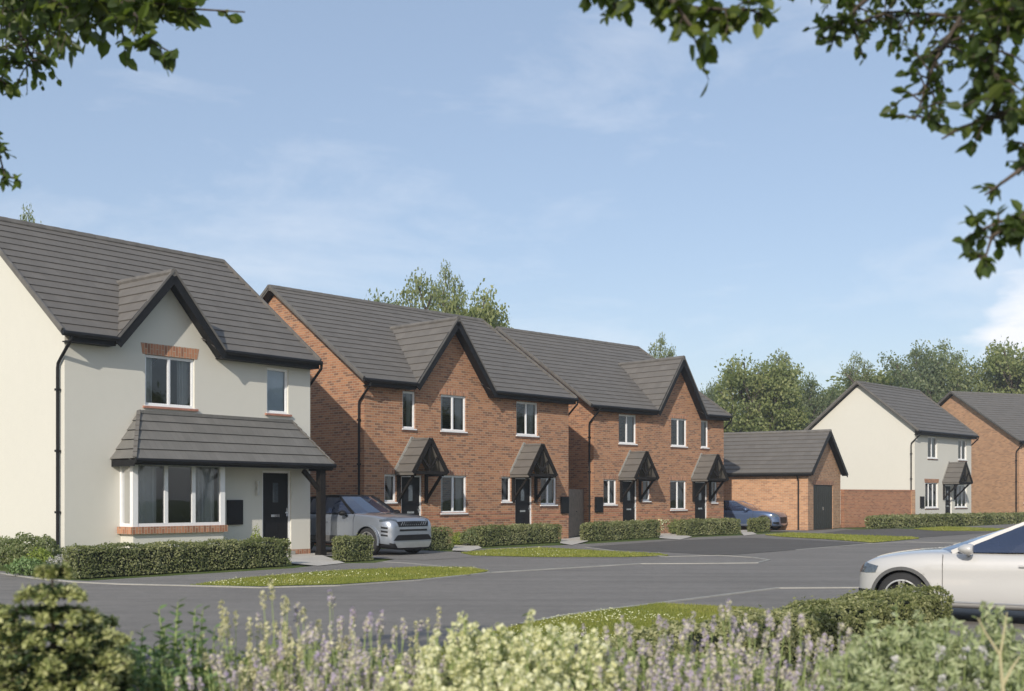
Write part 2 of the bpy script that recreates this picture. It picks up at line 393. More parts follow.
# ------------------------------------------------------------------ ground
def sheet(name, pts, z, mat, label=None, cat=None, kind='structure', px=True):
    q = [P(*p) for p in pts] if px else pts
    mb = MB(); mb.face([(x, y, z) for x, y in q])
    o = mb.build(name, mat); me = o.data
    bm = bmesh.new(); bm.from_mesh(me); bmesh.ops.triangulate(bm, faces=bm.faces)
    for f in bm.faces:
        if f.normal.z < 0: f.normal_flip()
    bm.to_mesh(me); bm.free()
    o['kind'] = kind
    if label: o['label'] = label
    return o
sheet('ground', [(-900, -300), (900, -300), (900, 1500), (-900, 1500)], -.02, M['ground'], 'grassy ground reaching the horizon', px=False)
sheet('road', [(-400, 575), (-150, 570), (0, 571.5), (30, 576), (66, 580.5), (88, 581.5), (291, 569), (335, 564), (375, 563.5), (430, 553), (455, 554), (472, 549.5), (562, 545.5),
      (583, 544), (661, 539.5), (700, 537), (750, 535), (803, 531), (842, 528.5), (868, 530.5), (912, 529), (1024, 523.5), (1300, 517), (1900, 560), (2200, 640), (1500, 700), (-300, 700)], 0, M['asphalt'], 'grey asphalt road')
fw = [(0, 573.5), (35, 578.5), (76, 582.5), (120, 584.5), (186, 586), (260, 588), (339, 586), (420, 580.5), (490, 573), (600, 566.5), (640, 564), (700, 563.8), (757, 563.2), (769, 560.4), (753, 557.8), (719, 555.7), (666, 557), (613, 551), (586, 547.5)]
sheet('footway', [(-150, 571)] + fw + [(586, 543.6), (562, 545.3), (472, 549.3), (455, 553.6), (430, 552.6), (375, 563), (335, 563.6), (291, 568.5), (88, 581), (66, 580), (30, 575.5), (0, 571)], .004, M['pave'], 'asphalt footway in front of the hedges')
sheet('driveway', [(586, 547), (672, 540.8), (745, 537.8), (809, 540.2), (865, 543.3), (795, 550), (740, 554.4), (719, 555.2), (672, 552.6), (613, 550)], .008, M['asphalt_dark'], 'dark asphalt parking area before the far brick pair')
sheet('driveway', [(823, 533), (845, 530.2), (895, 528.6), (934, 530.9), (992, 532.7), (917, 537.9), (879, 536.5)], .008, M['asphalt_dark'], 'dark asphalt drive before the garage')
sheet('driveway', [(-150, 571), (0, 572), (28, 576), (34, 578.3), (0, 574), (-150, 575)], .008, M['asphalt_dark'], 'dark asphalt drive left of the rendered house')
def along(pts, w, z0, z1, name, mat, label):
    q = [Vector((*P(*p), 0)) for p in pts]; mb = MB(); L = []; Rr = []
    for i, p in enumerate(q):
        d = (q[min(i + 1, len(q) - 1)] - q[max(i - 1, 0)]).normalized(); s_ = Vector((-d.y, d.x, 0)) * w / 2
        L.append(p + s_); Rr.append(p - s_)
    up0, up1 = Vector((0, 0, z0)), Vector((0, 0, z1))
    for i in range(len(q) - 1):
        mb.face([Rr[i] + up1, Rr[i + 1] + up1, L[i + 1] + up1, L[i] + up1])
        mb.face([Rr[i] + up0, Rr[i + 1] + up0, Rr[i + 1] + up1, Rr[i] + up1])
        mb.face([L[i + 1] + up0, L[i] + up0, L[i] + up1, L[i + 1] + up1])
    o = mb.build(name, mat); o['kind'] = 'structure'; o['label'] = label; return o
along(fw, .085, 0, .02, 'kerb', M['kerb'], 'pale flush kerb curving along the house side of the road')
along([(520, 625), (560, 617), (600, 611), (641, 606), (700, 598.5), (778, 588.5), (865, 588), (960, 588), (1200, 588)], .07, 0, .02, 'kerb', M['kerb'], 'pale kerb round the near grass corner')
along([(384, 562), (410, 563.5), (440, 566.5), (470, 569), (490, 572)], .07, 0.004, .012, 'kerb', M['kerb'], 'short kerb crossing the drive of the silver car')
along([(795, 550), (865, 544), (906, 542), (951, 543), (1010, 544)], .07, 0, .012, 'kerb', M['kerb'], 'thin pale kerb line at the far side of the junction')
V1 = [(190, 586), (240, 579), (330, 571.5), (420, 567.3), (470, 568), (489, 571.5), (470, 575.5), (420, 579.5), (339, 585), (260, 587)]
V2 = [(460, 553.2), (490, 550), (540, 548), (589, 550.6), (659, 554), (669, 556), (626, 557.5), (540, 557.5), (473, 556)]
V3 = [(765, 535.3), (790, 533), (831, 534.6), (912, 537.4), (920, 538.8), (873, 543), (823, 539.2), (784, 537.2)]
V4 = [(912, 529.2), (945, 526.8), (1005, 529), (1024, 530), (990, 531.4), (934, 531)]
V5 = [(515, 627), (560, 618), (600, 612), (641, 607), (658, 604), (752, 609), (830, 622), (760, 690), (300, 690)]
for nm, q in (('at the end of the first hedge', V1), ('before the second brick house hedge', V2), ('before the garage', V3), ('under the long far hedge', V4), ('in the near corner by the front hedge', V5)):
    sheet('grass_verge', q, .014, M['grass'], 'mown grass verge ' + nm)
for q in ([(286, 556), (314, 553), (345, 563.5), (318, 566.5), (291, 564)], [(455, 545), (470, 541), (482, 548.5), (470, 551.5), (452, 551)],
          [(562, 538), (585, 537), (588, 541.5), (572, 545.5), (560, 543.5)], [(655, 534), (668, 532), (692, 537), (680, 540), (660, 538.5)], [(738, 530), (745, 529), (757, 534.5), (744, 536)]):
    sheet('garden_path', q, .018, M['gravelpath'], 'pale concrete garden path')

for cx, cy, hx, hy, hw_, f0, f1, lb in ((-3.62, 32.35, .78, -.625, 1.95, 3.4, -13, 'asphalt drive under the silver car'), (11.1, 55.9, .85, -.527, 1.5, 3.0, -12, 'asphalt drive under the blue car')):
    hv = Vector((hx, hy)); sv = Vector((hy, -hx)); cc_ = Vector((cx, cy)); hw_ = float(hw_)
    sheet('driveway', [tuple(cc_ + hv * a + sv * b_ * hw_) for a, b_ in ((f0, 1), (f0, -1), (f1, -1), (f1, 1))], .010, M['pave'], lb, px=False)

def inpoly(x, y, q):
    c = np.zeros(len(x), bool); j = len(q) - 1
    for i in range(len(q)):
        xi, yi = q[i]; xj, yj = q[j]
        c ^= ((yi > y) != (yj > y)) & (x < (xj - xi) * (y - yi) / (yj - yi + 1e-12) + xi); j = i
    return c
def turf(q, n, h, wd, lim=None):
    q = [P(*p) for p in q]; xs = [a for a, b in q]; ys = [b for a, b in q]
    if lim: xs = [max(lim[0], min(lim[1], a)) for a in xs]; ys = [max(lim[2], min(lim[3], a)) for a in ys]
    x = rng.uniform(min(xs), max(xs), n * 3); y = rng.uniform(min(ys), max(ys), n * 3); k = inpoly(x, y, q); x, y = x[k][:n], y[k][:n]
    m = len(x); a = rng.uniform(0, 6.28, m); hh = h * rng.uniform(.5, 1.2, m); b = np.stack([x, y, np.full(m, .012)], 1)
    sd = np.stack([np.cos(a), np.sin(a), np.zeros(m)], 1) * wd; ln = np.stack([rng.normal(0, .4, m) * hh, rng.normal(0, .4, m) * hh, hh], 1)
    return np.stack([b - sd, b + sd, b + ln], 1), b
BL = []; DB = []
for q, n, h, wd, lim in ((V1, 22000, .035, .006, None), (V2, 12000, .04, .010, None), (V3, 8000, .05, .02, None), (V4, 4000, .05, .02, None), (V5, 60000, .035, .004, (-3.5, 7, 8.5, 17))):
    t, b = turf(q, n, h, wd, lim); BL.append(t); DB.append(b)
struct(cloud('grass_blades', np.concatenate(BL), 3, M['blade']), 'stuff', 'short green grass blades on the verges', 'grass')
dd = []
for b, n, s_ in ((DB[0], 330, .012), (DB[1], 110, .014), (DB[4], 1700, .009)):
    c = b[rng.integers(0, len(b), n * 3)]
    k = (np.sin(c[:, 0] * 1.3 + 1) + np.sin(c[:, 1] * 2.1 + c[:, 0]) + rng.normal(0, .3, len(c))) > .25
    c = c[k][:n] + np.array([0, 0, .035]); dd.append(leaves(c, s_, np.array([0, -.3, 1.]), .25, 1., .3))
struct(cloud('daisies', np.concatenate(dd), 4, M['daisy']), 'stuff', 'tiny white daisies dotted over the mown grass', 'daisies')

# ------------------------------------------------------------------ houses
def wall_grid(mb, x0, x1, z0, z1, holes, y=0., dep=.11):
    xs = sorted({x0, x1, *[a for h in holes for a in h[:2]]}); zs = sorted({z0, z1, *[a for h in holes for a in h[2:4]]})
    for i in range(len(xs) - 1):
        for j in range(len(zs) - 1):
            cx, cz = (xs[i] + xs[i + 1]) / 2, (zs[j] + zs[j + 1]) / 2
            if any(h[0] < cx < h[1] and h[2] < cz < h[3] for h in holes): continue
            mb.face([(xs[i], y, zs[j]), (xs[i + 1], y, zs[j]), (xs[i + 1], y, zs[j + 1]), (xs[i], y, zs[j + 1])])
    for a, b, c, d in holes:
        mb.face([(a, y, c), (a, y, d), (a, y + dep, d), (a, y + dep, c)]); mb.face([(b, y, d), (b, y, c), (b, y + dep, c), (b, y + dep, d)])
        mb.face([(a, y, c), (a, y + dep, c), (b, y + dep, c), (b, y, c)]); mb.face([(a, y, d), (b, y, d), (b, y + dep, d), (a, y + dep, d)])

def window(root, a, b, c, d, n, y=.05, sill='white', lintel=None, curtain=True, blind=False):
    t = .045; mb = MB()
    for bx in ((a, c, a + t, d), (b - t, c, b, d), (a + t, c, b - t, c + t), (a + t, d - t, b - t, d)):
        mb.box(bx[0], y, bx[1], bx[2], y + .07, bx[3])
    xs = [a + (b - a) * k / n for k in range(1, n)]
    for x in xs: mb.box(x - t / 2, y + .004, c + t, x + t / 2, y + .066, d - t)
    edges = [a + t] + [e for x in xs for e in (x - t / 2, x + t / 2)] + [b - t]
    for k in range(n):   # opening casements
        e0, e1 = edges[2 * k], edges[2 * k + 1]; s_ = .021
        for bx in ((e0, c + t, e0 + s_, d - t), (e1 - s_, c + t, e1, d - t), (e0 + s_, c + t, e1 - s_, c + t + s_), (e0 + s_, d - t - s_, e1 - s_, d - t)):
            mb.box(bx[0], y + .012, bx[1], bx[2], y + .06, bx[3])
    wn = mb.build('window', M['white'], root)
    g = MB()
    for k in range(n):
        e0, e1 = edges[2 * k], edges[2 * k + 1]
        g.face([(e0, y + .035, c + t), (e1, y + .035, c + t), (e1, y + .035, d - t), (e0, y + .035, d - t)]); g.cut()
    g.build_split('pane', M['glass'], wn)
    s_ = MB()
    if sill == 'white':
        s_.box(a - .03, -.05, c - .045, b + .03, y + .003, c - .002); s_.build('sill', M['white'], wn)
        s_ = MB(); s_.box(a - .06, -.03, c - .10, b + .06, -.003, c - .047); s_.build('sill_course', M['brown_sill'], wn)
    elif sill == 'tile':
        s_.box(a - .02, -.02, c - .02, b + .02, y + .003, c - .002); s_.build('sill', M['white'], wn)
        s_ = MB(); s_.box(a - .07, -.07, c - .075, b + .07, -.003, c - .022); s_.build('sill_course', M['terracotta'], wn)
    if lintel:
        l = MB(); e = .08
        zt = d + lintel
        l.face([(a - e, -.006, d), (b + e, -.006, d), (b + e + .05, -.006, zt), (a - e - .05, -.006, zt)])
        l.face([(a - e, -.006, d), (a - e, .1, d), (b + e, .1, d), (b + e, -.006, d)])
        l.build('lintel', M['soldier'], wn)
    if blind:
        bl_ = MB(); bl_.face([(a, y + .10, c), (b, y + .10, c), (b, y + .10, d), (a, y + .10, d)]); bl_.build('blind', M['blind'], wn); curtain = False
    if curtain:
        cu = MB(); cw = (b - a) * (.24 if n > 1 else .3)
        for x0, x1 in ((a, a + cw), (b - cw, b)):
            m = 14
            for k in range(m):
                xa, xb = x0 + (x1 - x0) * k / m, x0 + (x1 - x0) * (k + 1) / m
                ya, yb = y + .2 + .03 * math.sin(k * 2.2), y + .2 + .03 * math.sin((k + 1) * 2.2)
                cu.face([(xa, ya, c), (xb, yb, c), (xb, yb, d), (xa, ya, d)])
            cu.cut()
        cu.build_split('curtain', M['curtain'], wn)
    return wn

def slope(mb, x0, x1, y0, z0, y1, z1, gauge=.345, lift=.025, cut=None, uoff=0.):
    """sawtooth courses climbing from (y0,z0) to (y1,z1); cut(z) gives an x interval to leave out"""
    L = math.hypot(y1 - y0, z1 - z0); n = max(1, round(L / gauge)); dy, dz = (y1 - y0) / L, (z1 - z0) / L
    ny, nz = -dz * (1 if y1 > y0 else -1), abs(dy)
    for k in range(n):
        a, b = L * k / n, L * (k + 1) / n
        pa = (y0 + dy * a, z0 + dz * a); pb = (y0 + dy * b, z0 + dz * b)
        la = (pa[0] + ny * lift, pa[1] + nz * lift)
        segs = [(x0, x1)]
        if cut:
            lo, hi = cut(pb[1])
            if hi > lo: segs = [(x0, lo), (hi, x1)]
        for u, v in segs:
            if v <= u: continue
            va, vb = a * .345 / (L / n), b * .345 / (L / n); of = (k % 2) * .0
            mb.face([(u, *la), (v, *la), (v, *pb), (u, *pb)], [(u + of, va), (v + of, va), (v + of, vb - .001), (u + of, vb - .001)])
            mb.face([(u, pa[0], pa[1] - .004), (v, pa[0], pa[1] - .004), (v, *la), (u, *la)], [(u, va)] * 4)

def hood(root, c, hw, ze, za, p, slate='tiles'):
    """open gabled door hood on timber brackets"""
    ho = MB(); y0, y1 = -p, 0.
    for sg in (-1, 1):
        L = math.hypot(hw, za - ze); n = 4; nx, nz = sg * (za - ze) / L, hw / L
        for k in range(n):
            t0, t1 = k / n, (k + 1) / n
            xa, zaa = c + sg * hw * (1 - t0), ze + (za - ze) * t0; xb, zb = c + sg * hw * (1 - t1), ze + (za - ze) * t1
            q = [(xa + nx * .035, y0, zaa + nz * .035), (xa + nx * .035, y1, zaa + nz * .035), (xb, y1, zb), (xb, y0, zb)]
            ho.face(q if sg > 0 else q[::-1], [(0, t0 * L), (p, t0 * L), (p, t1 * L), (0, t1 * L)] if sg > 0 else [(0, t1 * L), (p, t1 * L), (p, t0 * L), (0, t0 * L)])
            ho.face([(xa, y0, zaa - .01), (xa, y1, zaa - .01), (xa + nx * .035, y1, zaa + nz * .035), (xa + nx * .035, y0, zaa + nz * .035)])
        # thickness below
        ho.face([(c + sg * hw, y0, ze - .01), (c, y0, za - .01), (c, y0, za - .09), (c + sg * (hw), y0, ze - .09)])
        ho.face([(c + sg * hw, y0, ze - .09), (c + sg * hw, y1, ze - .09), (c, y1, za - .09), (c, y0, za - .09)])
        ho.face([(c + sg * hw, y0, ze - .09), (c + sg * hw, y1, ze - .09), (c + sg * hw, y1, ze), (c + sg * hw, y0, ze)])
    h = ho.build('porch_hood', M[slate], root)
    r = MB(); r.tube([(c, y0 - .02, za + .0), (c, y1, za + .0)], .05, 8); r.build('ridge_tile', M['ridge'], h)
    fl = MB()
    for sg in (-1, 1): fl.beam((c + sg * hw, -.012, ze + .07), (c, -.012, za + .09), (0, -1, 0), .09, .02); fl.cut()
    fl.build_split('flashing', M['kerb'], h)
    t = MB()
    for sg in (-1, 1):
        t.beam((c + sg * (hw + .02), y0 - .02, ze - .03), (c, y0 - .02, za + .0), (0, 1, 0), .15, .035)            # bargeboard
        xb = c + sg * (hw - .13)
        t.box(xb - .045, y0 + .06, ze - .12, xb + .045, 0, ze - .03)                # wall plate
        t.box(xb - .045, -.09, ze - 1.0, xb + .045, 0, ze - .12)                     # wall post
        t.beam((xb, -.05, ze - .9), (xb, y0 + .16, ze - .12), (1, 0, 0), .075, .075)  # strut
    t.box(c - hw + .08, y0 + .0, ze - .06, c + hw - .08, y0 + .07, ze + .04)        # tie beam
    t.box(c - .04, y0 + .005, ze + .04, c + .04, y0 + .06, za - .1)
    for sg in (-1, 1): t.beam((c, y0 + .03, ze + .1), (c + sg * hw * .48, y0 + .03, ze + (za - ze) * .47), (0, 1, 0), .06, .05)
    t.build('timber_frame', M['timber'], h)

def door(root, a, b, z1, z0=.12, y=.06, glazed=True):
    d = MB(); t = .06
    for bx in ((a, z0, a + t, z1), (b - t, z0, b, z1), (a + t, z1 - t, b - t, z1)): d.box(bx[0], y - .01, bx[1], bx[2], y + .06, bx[3], 1)
    d.box(a + t, y + .01, z0, b - t, y + .05, z1 - t, 0)
    w_ = b - a - 2 * t; cx = (a + b) / 2
    for i in (-1, 1):   # moulded panels
        px = cx + i * w_ * .24
        d.box(px - w_ * .15, y + .004, z0 + .18, px + w_ * .15, y + .012, z0 + .72)
    o = d.build('front_door', [M['door'], M['white']], root)
    if glazed:
        g = MB(); g.box(cx - .09, y + .0, z1 - .85, cx + .09, y + .011, z1 - .32); g.build('door_glass', M['lens'], o)
    g = MB(); g.box(cx - .15, y - .002, z0 + .92, cx + .15, y + .012, z0 + .99); g.build('letterbox', M['chrome'], o)
    g = MB(); g.box(b - t - .12, y - .03, z0 + 1.02, b - t - .02, y - .01, z0 + 1.05); g.box(b - t - .06, y - .01, z0 + .93, b - t - .03, y + .012, z0 + 1.16)
    g.build('handle', M['chrome'], o)
    g = MB(); g.box(a - .05, -.12, 0, b + .05, y + .05, z0); g.build('doorstep', M['kerb'], o)

def meter(root, a, b, z0, z1):
    m = MB(); m.box(a, -.07, z0, b, 0, z1); m.box(a + .03, -.078, z0 + .03, b - .03, -.072, z1 - .03); m.build('meter_box', M['black'], root, bev=.008, weld=True)

def house(name, label, W, ang, wd, d, zr, mat, dormer=None, holes=(), ov=.03, group='detached and paired houses along the street', gables=None, eave=5.3, wx=.28):
    """origin = front left wall corner; x along the facade, y to the back"""
    root = thing(name, label, 'house', (W[0], W[1], 0), R(90 - ang), group)
    oh = .35; yr = d - oh; D = 2 * yr; k = (zr - eave) / d
    zroof = lambda y: eave + k * (y + oh)
    wl = MB(); th = .11 / 1.0
    top = eave - .16
    wall_grid(wl, wx, wd, 0, top, holes)
    zw0 = zroof(0) - .13
    wl.face([(wx, 0, top), (wd, 0, top), (wd, 0, zw0), (wx, 0, zw0)])
    if dormer:
        c, hw, zd, zf = dormer; sl_ = (zd - zf) / hw
        wl.face([(c - hw, -.001, top), (c + hw, -.001, top), (c + hw, -.001, zf - .05), (c, -.001, zd - .12), (c - hw, -.001, zf - .05)])
    for x in (wx, wd):
        g = [(x, 0, 0), (x, D, 0), (x, D, zw0), (x, yr, zroof(yr) - .13), (x, 0, zw0)]
        wl.face(g if x > 1 else g[::-1])
    wl.face([(wx, D, 0), (wx, D, zw0), (wd, D, zw0), (wd, D, 0)])
    wl.build('wall', mat, root)
    rf = MB(); cut = None
    if dormer:
        cut = lambda z: (c - (zd - z) / sl_ + .04, c + (zd - z) / sl_ - .04) if z < zd - .05 else (0, 0)
    slope(rf, -ov, wd + ov, -oh, eave, yr, zr, cut=cut)
    slope(rf, -ov, wd + ov, 2 * yr + oh, eave, yr, zr)
    # verge undersides
    for x in (-ov, wd + ov):
        for ya, yb in ((-oh, yr), (2 * yr + oh, yr)):
            rf.beam((x, ya, eave - .03), (x, yb, zr - .03), (0, 0, 1), .03, .09)
    rob = rf.build('roof', M['tiles'], root)
    # soffit sheets close the roof from below
    so_ = MB()
    for x0, x1 in ((-ov, wx), (wd, wd + ov)):
        for ya, yb in ((-oh, yr), (2 * yr + oh, yr)):
            so_.face([(x0, ya, eave - .09), (x1, ya, eave - .09), (x1, yb, zr - .09), (x0, yb, zr - .09)])
        so_.cut()
    so_.build_split('soffit', M['black'], rob)
    r = MB(); n = int((wd + 2 * ov) / .45); st = (wd + 2 * ov) / n
    for i in range(n):
        x0 = -ov + i * st; r.tube([(x0 + .004, yr, zr - .035), (x0 + st + .012, yr, zr - .035)], [.115, .122], 8)
    r.build('ridge_tile', M['ridge'], rob)
    v = MB()
    for x in (-ov - .018, wd + ov + .018):
        v.beam((x, -oh - .02, eave + .02), (x, yr, zr + .03), (0, 0, 1), .05, .10)
        v.beam((x, 2 * yr + oh + .02, eave + .02), (x, yr, zr + .03), (0, 0, 1), .05, .10); v.cut()
    v.build_split('verge_trim', M['ridge'], rob)
    segs = [(-ov, wd + ov)]
    if dormer:
        e0 = (zd - eave) / sl_; segs = [(-ov, c - e0 - .06), (c + e0 + .06, wd + ov)]
    fa = MB(); gt = MB()
    for a, b in segs:
        a2 = max(a, wx - .06); fa.box(a2, -.34, eave - .21, b, -.31, eave - .03); fa.box(a2, -.31, eave - .205, b, 0, eave - .18)
        gt.tube([(a - .03, -.41, eave - .05), (b + .03, -.41, eave - .05)], .062, 8); fa.cut(); gt.cut()
    fa.build_split('fascia', M['black'], root); gt.build_split('gutter', M['black'], root)
    bk = MB(); bk.box(-ov, 2 * yr + .31, eave - .26, wd + ov, 2 * yr + .34, eave - .03); bk.build('fascia', M['black'], root)
    for x, sg in ((wx - .07, 1), (wd + .07, -1)):
        dp = MB(); dp.tube([(x + sg * .02, -.41, eave - .08), (x + sg * .0, -.38, eave - .20), (x, .02, eave - .55), (x, .16, eave - .68), (x, .18, eave - .8), (x, .18, .05)], .038, 8)
        for z in (1.2, 2.6, 4.0): dp.box(x - .05, .13, z, x + .05, .23, z + .05)
        dp.build('downpipe', M['black'], root)
    if dormer:
        fy = -.42; q = MB(); m = round(math.hypot(hw, zd - zf) / .345)
        h0 = (zd - (eave - .05)) / sl_
        L = math.hypot(h0, zd - eave + .05); m = round(L / .345)
        for sg in (-1, 1):
            nx, nz = sg * (zd - eave) / L, h0 / L
            for i in range(m):
                t0, t1 = i / m, (i + 1) / m
                z0_, z1_ = eave - .05 + (zd - eave + .05) * t0, eave - .05 + (zd - eave + .05) * t1
                xa, xb = c + sg * h0 * (1 - t0), c + sg * h0 * (1 - t1)
                ba, bb = -oh + (z0_ - eave) / k + .30, -oh + (z1_ - eave) / k + .30
                pts = [(xa + nx * .03, fy, z0_ + nz * .03), (xa + nx * .03, ba, z0_ + nz * .03), (xb, bb, z1_), (xb, fy, z1_)]
                uvs = [(fy, t0 * m * .345), (ba, t0 * m * .345), (bb, t1 * m * .345 - .001), (fy, t1 * m * .345 - .001)]
                q.face(pts if sg > 0 else pts[::-1], uvs if sg > 0 else uvs[::-1])
                q.face([(xa, fy, z0_ - .01), (xa, ba, z0_ - .01), (xa + nx * .03, ba, z0_ + nz * .03), (xa + nx * .03, fy, z0_ + nz * .03)], [(0, 0)] * 4)
        gb = q.build('gable_roof', M['tiles'], root)
        r = MB(); r.tube([(c, fy - .02, zd - .02), (c, -oh + (zd - eave) / k + .1, zd - .02)], .10, 8); r.build('ridge_tile', M['ridge'], gb)
        bb_ = MB()
        for sg in (-1, 1):
            a_ = Vector((c + sg * (h0 + .03), 0, eave - .16)); b_ = Vector((c, 0, zd - .13)); dirn = (b_ - a_).normalized()
            y_ = Vector((0, fy + .0, 0))
            bb_.beam(a_ + y_, b_ + y_, (0, 1, 0), .24, .035)
            # soffit behind the board
            off = Vector((0, (fy + .0) / 2 + .0, 0.0))
            bb_.beam(a_ + off + Vector((0, 0, .0)), b_ + off, (0, 1, 0), .03, abs(fy) - .02); bb_.cut()
        bb_.build_split('bargeboard', M['black'], gb)
        vt = MB()
        for sg in (-1, 1): vt.beam((c + sg * (h0 + .03), fy - .0, eave - .03), (c, fy - .0, zd + .03), (0, 1, 0), .05, .07); vt.cut()
        vt.build_split('verge_trim', M['ridge'], gb)
    return root

H1 = (2.31, 3.72, 3.80, 5.03), (6.0, 6.73, 3.83, 5.03), (1.75, 4.1, .8, 2.3), (5.85, 6.83, .12, 2.28)
h1 = house('rendered_house', 'cream rendered house with brick lintel and slate canopy, nearest on the left', (-10.325, 26.238), 39.3, 7.5, 4.32, 8.59, M['render'], (2.83, 1.5, 7.05, 5.25), H1, wx=.22)
window(h1, *H1[0], 2, sill='tile', lintel=.27); window(h1, *H1[1], 1, sill='tile', blind=True); door(h1, *H1[3][:2], 2.28)
meter(h1, 4.70, 5.17, .86, 1.50)
m_ = MB(); m_.tube([(5.64, -.08, 1.62), (5.64, -.08, 1.95)], .035, 8); m_.tube([(5.64, -.08, 1.95), (5.64, -.08, 1.99)], .05, 8); m_.tube([(5.64, -.08, 1.8), (5.64, 0, 1.8)], .02, 6); m_.build('wall_lamp', M['curtain'], h1)
m_ = MB(); m_.box(4.3, -.006, 0, 7.5 + .006, .05, .15); m_.cut(); m_.box(.214, -.006, 0, 1.6, .05, .15); m_.build_split('plinth', M['soldier'], h1)
# bay window
bx0, bx1, bp = 1.62, 4.24, .55
b = MB(); b.box(bx0 + .03, -bp + .03, 0, bx1 - .03, 0, .70)
bay = b.build('bay_window', M['render'], h1)
b = MB(); b.box(bx0 - .07, -bp - .05, .702, bx1 + .05, -.003, .87); b.build('bay_sill', M['soldier'], bay)
b = MB(); t = .06
b.box(bx0, -bp, .872, bx0 + .14, -bp + .12, 2.42); b.box(bx1 - .14, -bp, .872, bx1, -bp + .12, 2.42)
b.box(bx0, -.08, .872, bx0 + .06, -.003, 2.42); b.box(bx1 - .06, -.08, .872, bx1, -.003, 2.42)
b.box(bx0 + .14, -bp + .01, .872, bx1 - .14, -bp + .09, .95); b.box(bx0 + .14, -bp + .01, 2.32, bx1 - .14, -bp + .09, 2.42)
b.box(bx0 + .01, -bp + .12, .872, bx0 + .07, -.08, .95); b.box(bx0 + .01, -bp + .12, 2.32, bx0 + .07, -.08, 2.42)
b.box(bx1 - .07, -bp + .12, .872, bx1 - .01, -.08, .95); b.box(bx1 - .07, -bp + .12, 2.32, bx1 - .01, -.08, 2.42)
e = [bx0 + .14 + (bx1 - bx0 - .28) * i / 3 for i in range(4)]
for x in e[1:3]: b.box(x - .05, -bp + .015, .95, x + .05, -bp + .085, 2.32)
b.build('bay_frame', M['white'], bay)
b = MB()
for i in range(3): b.face([(e[i] + .02, -bp + .05, .95), (e[i + 1] - .02, -bp + .05, .95), (e[i + 1] - .02, -bp + .05, 2.32), (e[i] + .02, -bp + .05, 2.32)]); b.cut()
for x in (bx0 + .04, bx1 - .04): b.face([(x, -bp + .1, .95), (x, -.05, .95), (x, -.05, 2.32), (x, -bp + .1, 2.32)]); b.cut()
b.build_split('bay_pane', M['glass'], bay)
cu = MB()
for x0, x1 in ((bx0 + .2, bx0 + .75), (bx1 - .75, bx1 - .2)):
    for k in range(16):
        xa, xb = x0 + (x1 - x0) * k / 16, x0 + (x1 - x0) * (k + 1) / 16
        cu.face([(xa, -bp + .2 + .03 * math.sin(k * 2.2), .9), (xb, -bp + .2 + .03 * math.sin(k * 2.2 + 2.2), .9), (xb, -bp + .2 + .03 * math.sin(k * 2.2 + 2.2), 2.35), (xa, -bp + .2 + .03 * math.sin(k * 2.2), 2.35)])
    cu.cut()
cu.build_split('curtain', M['curtain'], bay)
# canopy over bay and door: hipped at both ends
cv = MB(); A0, A1, B0, B1, cz0, cz1, cp = 1.38, 7.50, 2.12, 6.85, 2.45, 3.62, .98
L = math.hypot(cp, cz1 - cz0); n = 5
for i in range(n):
    t0, t1 = i / n, (i + 1) / n; lf = .03
    f0 = lambda t: (A0 + (B0 - A0) * t, A1 + (B1 - A1) * t, -cp * (1 - t), cz0 + (cz1 - cz0) * t)
    a0, a1, ya, za = f0(t0); c0, c1, yb, zb = f0(t1)
    ya2, za2 = ya - lf * .7, za + lf * .7
    cv.face([(a0, ya2, za2), (a1, ya2, za2), (c1, yb, zb), (c0, yb, zb)], [(a0, t0 * n * .345), (a1, t0 * n * .345), (c1, t1 * n * .345 - .001), (c0, t1 * n * .345 - .001)])
    cv.face([(a0, ya, za - .005), (a1, ya, za - .005), (a1, ya2, za2), (a0, ya2, za2)], [(0, 0)] * 4)
    for x0_, x1_, o_ in ((a0, c0, -1), (a1, c1, 1)):
        cv.face([(x0_ + o_ * .0, ya2, za2), (x0_ + o_ * .02, 0, za2), (x1_, 0, zb), (x1_, yb, zb)], [(0, t0 * n * .345), (cp, t0 * n * .345), (cp, t1 * n * .345 - .001), (0, t1 * n * .345 - .001)])
can = cv.build('canopy', M['slate'], h1)
c_ = MB()
for (x0_, x1_) in ((A0, B0), (A1, B1)):
    for i in range(9):
        t0, t1 = i / 9, (i + 1.25) / 9
        c_.beam((x0_ + (x1_ - x0_) * t0, -cp * (1 - t0) - .02, cz0 + (cz1 - cz0) * t0 + .045), (x0_ + (x1_ - x0_) * t1, -cp * (1 - t1) - .02, cz0 + (cz1 - cz0) * t1 + .015), (0, 0, 1), .09, .025)
    c_.cut()
c_.build_split('hip_tile', M['ridge'], can)
c_ = MB(); c_.box(B0, -.06, cz1 - .03, B1, -.003, cz1 + .05); c_.build('flashing', M['slate'], can)
c_ = MB(); c_.box(A0 + .02, -cp + .01, cz0 - .13, A1 - .02, -cp + .05, cz0 - .01); c_.box(A0 + .02, -cp + .05, cz0 - .16, A0 + .05, -.003, cz0 - .01); c_.box(A1 - .05, -cp + .05, cz0 - .16, A1 - .02, -.003, cz0 - .01)
c_.box(A0 + .05, -cp + .05, cz0 - .10, A1 - .05, -.003, cz0 - .07)
c_.tube([(A0, -cp - .05, cz0 - .03), (A1, -cp - .05, cz0 - .03)], .055, 8); c_.build('canopy_fascia', M['black'], can)
c_ = MB(); c_.box(7.07, -cp + .06, 0, 7.25, -cp + .24, cz0 - .16); c_.box(7.05, -cp + .04, 0, 7.27, -cp + .26, .12)
